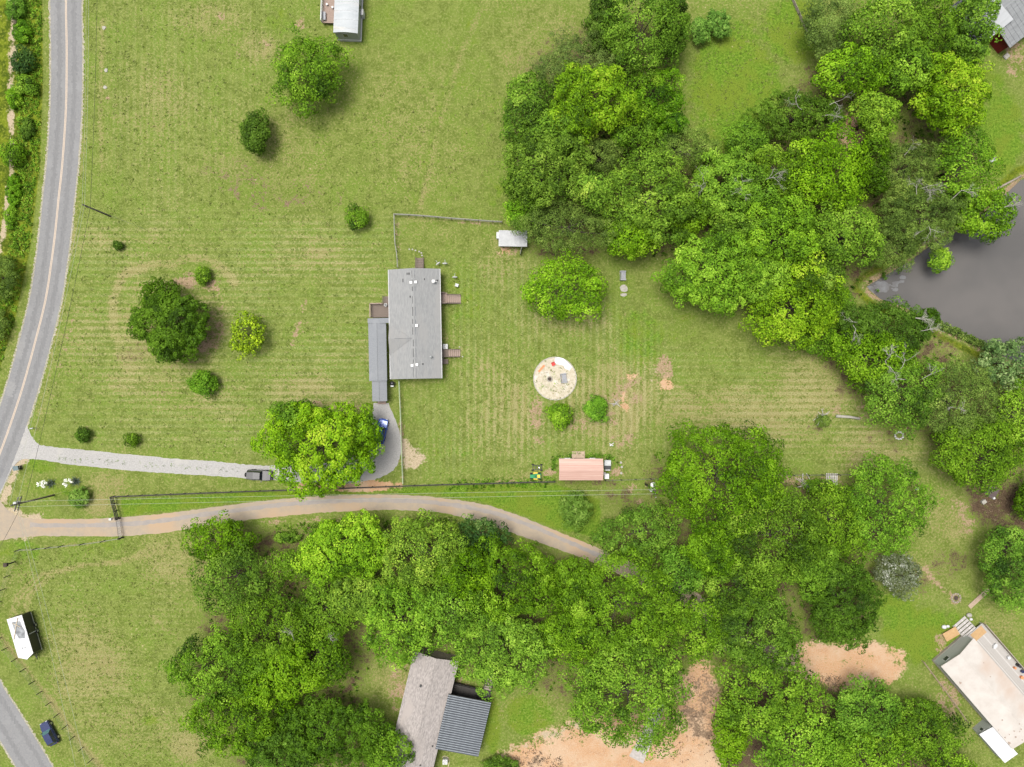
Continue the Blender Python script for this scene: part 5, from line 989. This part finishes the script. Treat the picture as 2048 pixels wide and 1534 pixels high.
b = MB()
for k in range(4): b.tube([(-kw+.35+k*.28, -kh+.02, 1.66), (-kw+.35+k*.28, -kh+.12, 1.66)], .07, 7)
b.build("vent_hole", m_stain, ken)["kind"] = "stuff"
# ------------------------------------------------------------------ round sand patio and seats
pc = W(1110, 757); rg_ = random.Random(3); P = [(M(43.2)*(1+rg_.uniform(-.05, .02))*math.cos(i*.1257), M(43.2)*(1+rg_.uniform(-.05, .02))*math.sin(i*.1257)) for i in range(50)]
o = MB().prism(P, -.05, .035).build("round_patio", m_sand); o.location = pc; tag(o, kind="structure")
edge = None
for i in range(40):
    a = i*6.283/40
    e = MB().box(0, 0, .04, .52, .16, .09).build("edging_stone", m_stone, o) if edge is None else dup_mesh(edge, parent=o)
    edge = edge or e; e.location = (M(42.6)*math.cos(a), M(42.6)*math.sin(a), .01); e.rotation_euler = (0, 0, a+math.pi/2+rg_.uniform(-.1, .1))
b = MB(); P = [W(x, y)-pc for x, y in ((1110, 715.5), (1117, 714.5), (1127, 717), (1137, 726), (1143.5, 734), (1139, 741), (1130, 737), (1126, 731), (1115, 729), (1109, 724))]
o = b.prism([(p.x, p.y) for p in P], .045, .11).build("white_sheeting", m_brightroof); o.location = pc; tag(o, "white sheet lying along upper right rim of the sand patio", "sheet")
def bench(px, py, rz, label):
    t = thing("resin_bench", label, "bench", W(px, py), rz)
    for k in range(4): MB().box(0, -.3+.2*k, .45, 1.45, .17, .05).build("seat_slat", m_greyplastic, t)
    for k in range(3): MB().box(0, .55+.05*k, .62+.2*k, 1.45, .05, .16, 0, R(-15)).build("back_slat", m_greyplastic, t)
    for x in (-.74, .74): MB().bx(x-.05, x+.05, -.4, .6, .0, .62).build("side_frame", m_greyplastic, t); MB().bx(x-.08, x+.08, -.45, .5, .64, .7).build("armrest", m_greyplastic, t)
    return t
bench(1128, 756, R(98), "grey resin bench standing on the round sand patio"); bench(1246, 552, R(90), "grey resin bench on grass above two flat stones")
for (px, py, r, lb) in ((1247.5, 577, .66, "larger flat stone slab below the bench on grass"), (1248, 589.5, .55, "smaller flat stone slab below the larger slab")):
    rr = random.Random(int(py)); P = [(r*rr.uniform(.8, 1.15)*math.cos(i*.7)*1.1, r*rr.uniform(.8, 1.1)*math.sin(i*.7)*(1 if r > .6 else .6)) for i in range(9)]; o = MB().prism(P, -.03, .07).build("stone_slab", m_stone); o.location = W(px, py); tag(o, lb, "stone slab")
b = MB()
for i in range(9): b.ball((.42*math.cos(i*.7), .42*math.sin(i*.7), .08), .14, 6, 4)
o = b.build("fire_pit", m_stone); o.location = W(1099.5, 758); tag(o, "small stone fire pit left of the bench on sand patio", "fire pit"); MB().prism([(.32*math.cos(i*.785), .32*math.sin(i*.785)) for i in range(8)], .03, .09).build("ash", m_mulch, o)
t = thing("toy_chair", "small red chair at the upper rim of sand patio", "chair", W(1106.5, 728), .4); MB().bx(-.3, .3, -.3, .3, .25, .31).build("seat", m_redplastic, t); MB().bx(-.3, .3, .28, .34, .31, .7).build("backrest", m_redplastic, t)
for x in (-.25, .25):
    for y in (-.25, .25): MB().bx(x-.03, x+.03, y-.03, y+.03, 0, .25).build("leg", m_redplastic, t)
o = MB().box(0, 0, .08, 1.5, .35, .1).box(0, .12, .15, 1.4, .08, .05).build("terracotta_trough", m_orange); o.location = W(1083, 737); o.rotation_euler = (0, 0, R(48)); tag(o, "terracotta trough at the left rim of sand patio", "trough")
# ------------------------------------------------------------------ mower, frame, sticks, debris
t = thing("riding_mower", "green riding mower by the fence left of the shed", "mower", W(1071, 951.5), 0)
b = MB(); b.loft([[(-.95, -.3, .35), (-.95, .3, .35), (-.95, .26, .72), (-.95, -.26, .72)], [(-.5, -.34, .35), (-.5, .34, .35), (-.5, .30, .86), (-.5, -.30, .86)], [(-.15, -.34, .35), (-.15, .34, .35), (-.15, .28, .84), (-.15, -.28, .84)]]); b.build("hood", m_green, t)
MB().bx(-.2, .95, -.42, .42, .3, .5).build("body", m_green, t); MB().bx(.25, .7, -.24, .24, .55, .65).bx(.66, .76, -.24, .24, .6, 1.0).build("seat", m_yellow, t)
MB().bx(-.35, .35, -.62, .62, .12, .3).build("mower_deck", m_yellow, t); MB().tube([(.12+.17*math.cos(i*.785), .17*math.sin(i*.785), .95) for i in range(9)], .025, 5, False).tube([(-.05, 0, .8), (.12, 0, .95)], .025, 5).build("steering_wheel", m_blackplastic, t)
for x, y, r in ((-.75, .42, .2), (-.75, -.42, .2), (.65, .48, .28), (.65, -.48, .28)): MB().tube([(x, y-.11, r), (x, y+.11, r)], r, 10).build("wheel", m_tyre, t)
t = thing("implement_frame", "black wheeled implement frame above the green mower", "implement", W(1074, 934.5), 0)
b = MB(); b.bx(-.8, .8, -.42, -.34, .3, .38); b.bx(-.8, .8, .34, .42, .3, .38)
for x in (-.75, -.25, .25, .75): b.bx(x-.04, x+.04, -.34, .34, .3, .38)
b.build("frame", m_blackplastic, t); MB().tube([(.35, 0, .38), (.35, 0, .62)], .12, 8).build("motor", m_chrome, t)
for x in (-.75, .75):
    for y in (-.5, .5): MB().tube([(x, y-.07, .2), (x, y+.07, .2)], .22, 9).build("wheel", m_tyre, t)
def sticks(px, py, n, L, r, m, label, cat, name, seed=1, rough=1.0):
    rr = random.Random(seed); t = thing(name, label, cat, W(px, py))
    for i in range(n):
        a = rr.uniform(0, 3.14); l = L*rr.uniform(.5, 1); x, y = rr.uniform(-.3, .3)*L*rough, rr.uniform(-.3, .3)*L*rough; z = .06+.05*i % .4
        p = Vector((x, y, z)); d = Vector((math.cos(a), math.sin(a), rr.uniform(-.05, .15)))*l/2
        MB().tube([p-d, p+Vector((rr.uniform(-.1, .1), rr.uniform(-.1, .1), .04)), p+d], [r, r*.9, r*.6], 5).build("stick", m, t)
    return t
sticks(1231, 806, 6, 1.8, .05, m_deckg, "loose pale sticks right of the small deep green tree", "sticks", "stick_pile", 2, .5)
sticks(1223, 889, 3, .9, .09, m_whiteplastic, "small white litter lying above the shed", "debris", "white_debris", 4, .3)
sticks(1642, 836, 14, 2.6, .05, m_deckg, "brush pile at left end of the fallen log", "brush pile", "brush_pile", 5, .8)
sticks(1610, 963, 9, 3.2, .07, m_deckg, "silver timber scraps below the fence under the trees", "timber scraps", "timber_scraps", 6, .7)
t = thing("timber_stack", "stack of weathered boards beside the fence at wood edge", "timber", W(1663, 958), R(88))
for k in range(7): MB().box(0, -.9+.3*k, .1+.03*(k % 2), 2.0, .2, .06).build("board", m_deckg, t)
lg = MB().tube([W(1671, 832)-W(1695, 834)+Vector((0, 0, .22)), Vector((.3, .02, .23)), W(1718, 837)-W(1695, 834)+Vector((0, 0, .2))], [.26, .24, .22], 9).build("log", m_stone, None, True); lg.location = W(1695, 834); tag(lg, "straight pale fallen log on the right lawn", "log")
t = thing("stone_ring", "ring of white stones under overhanging tree on right lawn", "stone ring", W(1798, 871))
for k in range(11):
    a = k*6.283/11; o = MB().ball((0, 0, .08), .22, 6, 4, (1, .8, .7)).build("stone", m_white, t); o.location = (.72*math.cos(a), .62*math.sin(a), 0)
lg = MB().tube([W(1985, 382), (W(2012, 368)+Vector((0, 0, .1))), W(2042, 352)], [.2, .18, .15], 7).build("shore_log", m_oldwood, None, True); tag(lg, "long timber lying along the pond's upper shore", "log")
t = thing("picnic_seat", "small grey seat on grass above the pond", "seat", W(1982, 322), .4); MB().bx(-.5, .5, -.25, .25, .35, .42).build("seat", m_greymetal, t); MB().bx(-.5, .5, .22, .28, .42, .85).build("backrest", m_stone, t)
for x in (-.42, .42): MB().bx(x-.04, x+.04, -.2, .2, 0, .35).build("leg", m_blackplastic, t)
o = MB().box(0, 0, .25, .35, .5, .5).box(0, 0, .52, .38, .53, .04).build("white_box", m_whiteplastic); o.location = W(1832, 977); tag(o, "white box at right edge of the round bright tree", "box")
bf = thing("board_fence", "low brown board fence running down from the top edge", "fence", W(1595, 30)); pa, pb = W(1578, -10)-W(1595, 30), W(1613, 68)-W(1595, 30)
for k in range(9):
    p = pa+(pb-pa)*(k/8); MB().box(0, 0, .45, .1, .1, .9).build("post", m_board, bf).location = p
    if k < 8:
        q_ = pa+(pb-pa)*((k+1)/8); an = math.atan2((q_-p).y, (q_-p).x)
        for z in (.25, .5, .75): MB().box((p.x+q_.x)/2, (p.y+q_.y)/2, z, (q_-p).length, .05, .18, an).build("board", m_oldwood, bf)
tree(1646, 842, 18, 15, .9, "grey", "heap of cut leafy branches on the brush pile", None, "cut_branches", "branches")
# ------------------------------------------------------------------ vehicles
def car(px, py, heading, L, Wd, Hh, m, label, name="car", cat="car", glassm=None, boxy=False, zref=.8):
    t = thing(name, label, cat, W(px, py, zref), heading); t.location.z = 0
    hwid = Wd/2; zb = .30
    def ringb(x, w, z1, z0=zb): return [(x, -w*.92, z0), (x, w*.92, z0), (x, w, (z0+z1)/2), (x, w*.90, z1), (x, -w*.90, z1), (x, -w, (z0+z1)/2)]
    bz = Hh*.60
    st = [(-.5, .80, bz*.86), (-.47, .93, bz*.98), (-.3, 1.0, bz), (.12, 1.0, bz), (.28, .98, bz*.93), (.42, .92, bz*.84), (.49, .78, bz*.72)]
    if boxy: st = [(-.5, .9, bz), (-.47, .97, bz*1.02), (-.2, 1, bz*1.02), (.12, 1, bz), (.3, .96, bz*.98), (.46, .9, bz*.93), (.49, .82, bz*.85)]
    MB().loft([ringb(x*L, w*hwid, z) for x, w, z in st]).build("body", m, t, False)
    c0, c1 = (-.45, .16) if not boxy else (-.46, .14); r0, r1 = (-.36, .04) if not boxy else (-.45, .08)
    zt = Hh
    # glasshouse
    P = [(c0*L, -hwid*.86, bz-.02), (c1*L, -hwid*.86, bz-.02), (c1*L, hwid*.86, bz-.02), (c0*L, hwid*.86, bz-.02), (r0*L, -hwid*.66, zt-.03), (r1*L, -hwid*.66, zt-.03), (r1*L, hwid*.66, zt-.03), (r0*L, hwid*.66, zt-.03)]
    MB().add(P, [(0, 1, 5, 4), (2, 3, 7, 6)]).build("side_window", m_glass, t); MB().add(P, [(1, 2, 6, 5)]).build("windscreen", glassm or m_glass, t); MB().add(P, [(3, 0, 4, 7)]).build("rear_window", m_glass, t)
    rx0, rx1, rw = r0*L-.05, r1*L+.05, hwid*.70
    MB().loft([[(rx0, -rw*.9, zt-.06), (rx0, rw*.9, zt-.06), (rx0+.03, rw*.86, zt-.01), (rx0+.03, -rw*.86, zt-.01)], [((rx0+rx1)/2, -rw, zt-.04), ((rx0+rx1)/2, rw, zt-.04), ((rx0+rx1)/2, rw*.9, zt+.03), ((rx0+rx1)/2, -rw*.9, zt+.03)], [(rx1, -rw*.9, zt-.06), (rx1, rw*.9, zt-.06), (rx1-.03, rw*.86, zt-.01), (rx1-.03, -rw*.86, zt-.01)]]).build("roof_panel", m, t)
    for e in (-1, 1):
        for (x, xx) in ((c1, r1), (c0, r0), ((c0+c1)/2, (r0+r1)/2)): MB().tube([(x*L, e*hwid*.865, bz-.02), (xx*L, e*hwid*.67, zt-.02)], .035, 4).build("pillar", m, t)
        MB().box(c1*L-.12, e*(hwid+.08), bz+.06, .14, .2, .14).build("mirror", m, t)
        MB().box(.485*L, e*hwid*.6, bz*.66, .08, .32, .14).build("headlight", m_lamp, t); MB().box(-.492*L, e*hwid*.68, bz*.8, .06, .24, .16).build("tail_light", m_redlens, t)
        for x in (-.30, .31):
            w_ = MB().tube([(x*L, e*(hwid-.2), .33), (x*L, e*(hwid+.02), .33)], .33, 14).build("wheel", m_tyre, t); MB().tube([(x*L, e*(hwid-.02), .33), (x*L, e*(hwid+.035), .33)], .21, 10).build("rim", m_chrome, w_)
    MB().box(.485*L, 0, .42, .12, Wd*.8, .2).build("bumper", m_blackplastic, t); MB().box(-.49*L, 0, .42, .12, Wd*.8, .2).build("bumper", m_blackplastic, t)
    return t
car(97, 1467.5, math.atan2(180, -98), 4.3, 1.8, 1.5, m_carblue, "dark blue car parked on grass beside the lower left road", glassm=m_tealglass)
jeep = car(519, 950.5, R(-3), 4.2, 1.85, 1.8, m_carblack, "black boxy car on gravel half under the golden tree", boxy=True)
sp_ = MB().tube([(-2.15, 0, 1.0), (-2.38, 0, 1.0)], .38, 12).build("spare_wheel", m_tyre, jeep)
car(762, 862, R(78), 4.4, 1.85, 1.55, m_carbright, "bright blue car half under the golden tree's right side")
# cargo trailer
F = Frame(41, 1274.5, 2.6, math.atan2(-80, 24)); cw, cl = M(30.5, 2.6)/2, M(83.5, 2.6)/2
ct = thing("cargo_trailer", "white-roofed black cargo trailer standing in the lower left pasture", "trailer", F.o, F.rz)
MB().prism([(-cl, -cw), (cl-.35, -cw), (cl+.35, 0), (cl-.35, cw), (-cl, cw)], .55, 2.58).build("box_body", m_carblack, ct)
MB().prism([(-cl-.03, -cw-.03), (cl-.36, -cw-.03), (cl+.38, 0), (cl-.36, cw+.03), (-cl-.03, cw+.03)], 2.582, 2.66).build("roof", m_brightroof, ct)
d_ = MB().box(-.6, cw+.03, 1.5, 1.0, .06, 1.7).build("side_door", m_carblack, ct); MB().box(-.05, cw+.08, 1.5, .12, .05, 1.5).build("door_handle", m_white, d_)
for x in (-1.0, .1): 
    for e in (-1, 1): w_ = MB().tube([(x, e*(cw-.12), .36), (x, e*(cw+.12), .36)], .36, 12).build("wheel", m_tyre, ct); MB().tube([(x, e*(cw+.1), .36), (x, e*(cw+.14), .36)], .2, 8).build("rim", m_chrome, w_)
MB().box(.0, cw+.02, .5, 2*cl-.3, .05, .12).build("trim", m_chrome, ct)
MB().tube([(cl-.2, 0, .5), (cl+1.25, 0, .45)], .07, 5).tube([(cl-.3, -.7, .5), (cl+.9, 0, .48)], .05, 5).tube([(cl-.3, .7, .5), (cl+.9, 0, .48)], .05, 5).build("hitch", m_blackplastic, ct); MB().tube([(cl+.8, 0, 0), (cl+.8, 0, .6)], .05, 6).build("jack", m_greymetal, ct)
P = [(-cl+.7, -.65), (-cl+.9, .75), (-cl+2.0, .85), (-cl+2.6, 1.05), (-cl+3.9, .75), (-cl+3.7, -.25), (-cl+2.7, -.5), (-cl+1.6, -.6)]
MB().prism(P, 2.662, 2.70).build("grey_tarp", mat("tarp_grey", (.22, .23, .235, 1), (.11, .115, .12, 1), 1.5, .6, detail=3), ct)
MB().tube([(-cl+.2, .6, 2.76), (-cl+3.6, -cw+.2, 2.76)], .06, 5).build("pipe", m_tan, ct); MB().tube([(-cl+.9, -.5, 2.74), (-cl+1.9, .6, 2.74)], .045, 5).build("pipe", m_tan, ct)
for x in (cl-1.7, cl-1.65): MB().tube([(x, -.2 if x < cl-1.66 else .25, 2.6), (x, -.2 if x < cl-1.66 else .25, 2.78)], .12, 8).build("roof_vent", m_greymetal, ct)
# ------------------------------------------------------------------ fences
def fence(pts, label, h=1.3, pm=m_blackpost, ps=.13, rails=(), wires=(.3, .6, .9, 1.15), rm=None, wm=None, wr=.012, name="fence", lean=0):
    p0 = W(*pts[0]); t = thing(name, label, "fence", p0); L_ = [W(x, y)-p0 for x, y in pts]; proto = None; rr = random.Random(len(pts))
    for p in L_:
        if proto is None: proto = MB().tube([(0, 0, -.05), (0, 0, h)], ps/2, 7).build("post", pm, t); o = proto
        else: o = dup_mesh(proto, parent=t)
        o.location = p; o.rotation_euler = (rr.uniform(-.03, .03), rr.uniform(-.03, .03), rr.uniform(0, 3)); o.scale = (1, 1, rr.uniform(.94, 1.05))
    for z in wires:
        MB().tube([(p.x, p.y, z) for p in L_], wr, 3, False).build("wire", wm or m_galv, t)
    for z, r in rails:
        for a, b_ in zip(L_[:-1], L_[1:]): an = math.atan2((b_-a).y, (b_-a).x); MB().box((a.x+b_.x)/2, (a.y+b_.y)/2, z, (b_-a).length-.02, r, r*1.6, an).build("rail", rm or pm, t)
    return t
def spaced(pts, d):
    P = smooth_pts(pts, 30); out = [tuple(P[0])]; acc = 0
    for a, b_ in zip(P[:-1], P[1:]):
        acc += np.linalg.norm(b_-a)
        if acc >= d: out.append(tuple(b_)); acc = 0
    return out
fence(spaced([(229, 992), (350, 987), (480, 982), (600, 978), (720, 974), (850, 969), (960, 966), (1060, 963), (1115, 962)], 26.5), "dark post fence between the driveway and the lane", 1.35, ps=.15, rails=((1.25, .11), (.7, .07)), wires=(.2, .4, .6, .8, 1.0))
fence(spaced([(1210, 960), (1300, 957), (1420, 954), (1560, 950), (1700, 948), (1800, 945), (1850, 947)], 29), "dark post fence running right of the shed under trees", 1.3, ps=.15, wires=(.3, .6, .9, 1.2))
fence([(229, 992), (232, 1006), (236, 1020), (239.5, 1034)], "three-rail black fence leading to the lane gate", 1.4, ps=.16, rails=((.5, .09), (.9, .09), (1.3, .10)), wires=())
fence([(246, 1075), (210, 1081), (168, 1087), (126, 1091), (100, 1094), (74, 1096.5), (41.6, 1098.5)], "dark post fence along the lane's lower edge", 1.45, ps=.16, wires=(.4, .8, 1.2), wr=.016)
fence([(41.6, 1098.5), (30, 1124), (19, 1151), (10, 1177), (2, 1203), (-6, 1230), (-5, 1254), (3, 1275)]+FB, "dark post fence curving along the lower left road", 1.45, ps=.14, wires=(.3, .6, .9, 1.2), wr=.016)
fence([(790, 431), (818, 432), (847, 434), (876, 436.5), (903, 439), (930, 441), (957, 443), (985, 445), (1004, 446)], "weathered rail fence across the top of the back yard", 1.25, m_oldwood, .14, rails=((1.15, .10), (.6, .08)), wires=(.25, .45, .85), rm=m_galv)
fence([(790, 431), (790.5, 450), (791, 470), (792, 490), (794.5, 503), (796, 518), (797, 536)], "pale rail fence down the back yard's left side", 1.2, m_oldwood, .12, rails=((1.12, .11),), wires=(.3, .6, .9), rm=m_galv)
fence([(800, 762), (801, 790), (802.5, 820), (803.5, 850), (804.5, 880), (805.5, 910), (806.5, 940), (807.5, 966)], "chain-link fence with pale top rail below the house", 1.2, m_galv, .07, rails=((1.18, .10),), wires=(.2, .4, .6, .8, 1.0), rm=mat("green_grey_rail", (.30, .36, .24, 1), (.24, .30, .19, 1), 2, .7))
g = thing("lane_gate", "black tubular gate closing across the lane", "gate", W(241, 1036)); ga, gb = Vector((0, 0, 0)), W(246, 1074)-W(241, 1036)
for p in (ga, gb): MB().tube([(p.x, p.y, 0), (p.x, p.y, 1.6)], .12, 8).build("gate_post", m_blackpost, g)
for z in (.2, .5, .8, 1.1, 1.35): MB().tube([(ga.x, ga.y-.1, z), (gb.x, gb.y+.1, z)], .028, 5).build("gate_rail", m_blackplastic if z in (.2, 1.35) else m_greymetal, g)
for k in range(1, 8): p = ga+(gb-ga)*(k/8); MB().tube([(p.x, p.y, .2), (p.x, p.y, 1.35)], .02, 4).build("gate_bar", m_greymetal, g)
b = MB(); o = b.bx(-.35, .35, -.28, .28, 1.0, 1.45).build("keypad_box", m_whiteplastic, g); o.location = (-1.0, .05, 0); o.scale = (.6, .6, 1); MB().tube([(-1.0, .05, 0), (-1.0, .05, 1.0)], .04, 6).build("keypad_post", m_blackplastic, g)
# ------------------------------------------------------------------ bin, mailbox, box on post, yuccas
t = thing("wheelie_bin", "dark teal wheeled bin at mouth of the gravel driveway", "bin", W(40, 935), R(10))
MB().loft([[(-.28, -.28, .05), (.28, -.28, .05), (.28, .28, .05), (-.28, .28, .05)], [(-.38, -.36, 1.0), (.36, -.36, 1.0), (.36, .36, 1.0), (-.38, .36, 1.0)]]).build("tub", m_blackplastic, t); MB().box(-.02, 0, 1.04, .84, .78, .07, 0, 0, R(4)).build("lid", m_teal, t)
for y in (-.3, .3): MB().tube([(.33, y-.04, .13), (.33, y+.04, .13)], .13, 9).build("wheel", m_tyre, t)
t = thing("mailbox", "small mailbox on a post where driveway meets the road", "mailbox", W(72, 856), R(15)); MB().box(0, 0, .5, .1, .1, 1.0).build("post", m_oldwood, t); b = MB(); b.loft([[(x, .12*math.cos(a), 1.12+.16*math.sin(a)) for a in [i*math.pi/4-.4 for i in range(8)]] for x in (-.28, .28)]); b.build("box", m_greymetal, t); MB().box(-.29, 0, 1.1, .02, .2, .24).build("door", m_blackplastic, t)
t = thing("nest_box_post", "dark box on a tall post at the left edge", "post box", W(30, 1123)); MB().box(0, 0, .95, .14, .14, 1.9).build("post", m_blackpost, t); MB().box(0, 0, 2.1, .5, .55, .45).build("box", m_blackpost, t); MB().box(0, 0, 2.36, .6, .65, .05).build("lid", m_mulch, t)
def yucca(px, py, label, seed, heads):
    t = thing("yucca", label, "yucca", W(px, py), 0, "white-flowered yuccas"); rr = random.Random(seed); b = MB()
    for i in range(70):
        a, e = rr.uniform(0, 6.28), rr.uniform(.15, 1.3); l = rr.uniform(.6, 1.05); d = Vector((math.cos(a)*math.cos(e), math.sin(a)*math.cos(e), math.sin(e))); s_ = Vector((-math.sin(a), math.cos(a), 0))*.035; o_ = Vector((rr.uniform(-.45, .45), rr.uniform(-.45, .45), .05)); m_ = o_+d*l*.5+Vector((0, 0, .05)); e_ = o_+d*l-Vector((0, 0, .1))
        b.add([o_-s_, o_+s_, m_+s_, e_, m_-s_], [(0, 1, 2, 4), (4, 2, 3)])
    b.build("leaf_rosette", K["glossy"][0] if False else mat("yucca_leaf_%d" % seed, (.045, .07, .045, 1), (.08, .11, .08, 1), 5, .6), t)
    for (x, y, h_, r_) in heads:
        MB().tube([(x*.5, y*.5, .2), (x, y, h_)], .025, 5).build("flower_stalk", m_tan, t); f = MB()
        for k in range(38):
            p = Vector((x+rr.gauss(0, r_*.4), y+rr.gauss(0, r_*.4), h_-rr.uniform(0, .5))); f.ball(p, rr.uniform(.05, .085), 5, 3, (1, 1, .8))
        f.build("flower_head", m_bloom, t)
yucca(103, 966, "left of two white-flowered yuccas below the gravel driveway", 3, [(-.55, .35, 1.7, .34), (-.1, .2, 1.6, .26), (-.5, -.15, 1.8, .34), (-1.2, -.0, 1.9, .34), (-.6, -.5, 1.4, .24)])
yucca(151, 963, "right of two white-flowered yuccas below the gravel driveway", 4, [(-.75, .4, 1.8, .28), (-.2, .45, 1.6, .26), (.05, .1, 1.4, .2), (-1.0, -.15, 1.8, .24), (-.75, -.5, 1.5, .28)])
# ------------------------------------------------------------------ power poles and wires
def pole(px, py, h, label, arms, heading, trans=False, lamp=None):
    t = thing("power_pole", label, "power pole", W(px, py)); MB().tube([(0, 0, -.2), (0, 0, h*.5), (0, 0, h)], [.17, .145, .12], 9).build("pole", m_pole, t, True)
    for z in arms:
        MB().box(0, 0, z, 2.4, .12, .14, heading).build("crossarm", m_pole, t)
        for e in (-1.05, -.4, .4, 1.05): MB().tube([(e*math.cos(heading), e*math.sin(heading), z+.07), (e*math.cos(heading), e*math.sin(heading), z+.27)], [.06, .04], 6).build("insulator", m_whiteplastic, t)
    if trans: MB().tube([(.35*math.cos(heading+1.5), .35*math.sin(heading+1.5), h-2.2), (.35*math.cos(heading+1.5), .35*math.sin(heading+1.5), h-1.2)], .27, 10).build("transformer", m_greymetal, t)
    return t
pole(220, 432, 7.6, "leaning-looking power pole beside the main road", (), 0)
pole(108, 990, 10.2, "tall power pole with crossarms at the road corner", (9.0, 8.3), R(75), True)
pl = pole(1291, 968, 8.0, "power pole with street lamp right of the salmon shed", (7.6,), R(100), True)
b = MB(); MB().tube([(0, 0, 7.0), (-.2, .9, 7.4)], .04, 5).build("lamp_arm", m_greymetal, pl); MB().ball((-.2, .95, 7.35), .45, 10, 6, (1, 1, .45)).build("lamp_head", m_whiteplastic, pl, True)
p1, p2, p3 = W(220, 432), W(108, 990), W(1291, 968)
def wire(a, b_, sag, label, r=.02, m=None):
    a, b_ = Vector(a), Vector(b_); pts = []
    for i in range(25):
        t = i/24; p = a+(b_-a)*t; p.z -= 4*sag*t*(1-t); pts.append(p)
    o = MB().tube(pts, r, 4, False).build("overhead_wire", m or m_wire); tag(o, label, "wire", "overhead wires"); return o
up = lambda p, z, dx=0, dy=0: (p.x+dx, p.y+dy, z)
N0 = W(230, -200)
wire(up(p1, 7.5, -.15), (W(172, -60, 7.5)), .35, "pale wire nearest the road running up from the roadside pole"); wire(up(p1, 7.5, .25), (W(177, -60, 7.5)), .35, "second pale wire beside the road above the pole"); wire(up(p1, 5.9, .2), W(195, -60, 5.9), .3, "black cable running up along the road's right side", .028, m_wireblack)
wire(up(p1, 7.5, -.15), up(p2, 9.9, -.5, .2), .6, "pale wire between roadside pole and corner pole"); wire(up(p1, 7.4, .2), up(p2, 9.6, .5, .1), .6, "second pale wire between the two left poles"); wire(up(p1, 5.9, .2), up(p2, 7.6, .4, .3), .5, "black cable between the two left poles", .03, m_wireblack)
wire(up(p2, 9.3, .3, .5), up(p3, 7.8, .2, .25), .5, "upper pale wire along the lane to the lamp pole"); wire(up(p2, 9.3, .3, -.35), up(p3, 7.8, .2, -.45), .5, "lower pale wire along the lane to the lamp pole")
wire(up(p2, 9.3, .2, -.6), W(172, 1640, 8.5), .5, "left pale wire crossing the lower left pasture"); wire(up(p2, 9.3, .6, -.6), W(196, 1640, 8.5), .5, "right pale wire crossing the lower left pasture"); wire(up(p2, 8.0, 0, -.5), W(-40, 1160, 6.5), .4, "black cable from corner pole to the lower left edge", .026, m_wireblack)
wire(up(p1, 6.8), W(287, 457), .05, "thin guy wire bracing the roadside pole", .016, m_galv); wire(up(p2, 8.2), W(133, 982), .03, "thin guy wire bracing the corner pole", .02, m_tan)

fm = mat("pond_scum", (.135, .138, .142, 1), (.085, .082, .08, 1), .8, .3, spec=.5)
rr = random.Random(9); b = MB()
for k in range(26):
    t_ = rr.random(); cx_, cy_ = 1742+t_*60+rr.gauss(0, 5), 585-t_*22+rr.gauss(0, 6); r_ = rr.uniform(.25, .9)*(1.1-t_*.6); c_ = W(cx_, cy_, -.44); n_ = 9; a0 = rr.uniform(0, 6)
    b.add([(c_.x+r_*(1.5*math.cos(a0+j*.698)*rr.uniform(.7, 1.2)), c_.y+r_*.8*math.sin(a0+j*.698)*rr.uniform(.7, 1.2), -.444+.0008*k) for j in range(n_)], [tuple(range(n_))])
o = b.build("pond_scum", fm); tag(o, "pale scum floating at the pond's narrow inlet", "scum", kind="stuff")
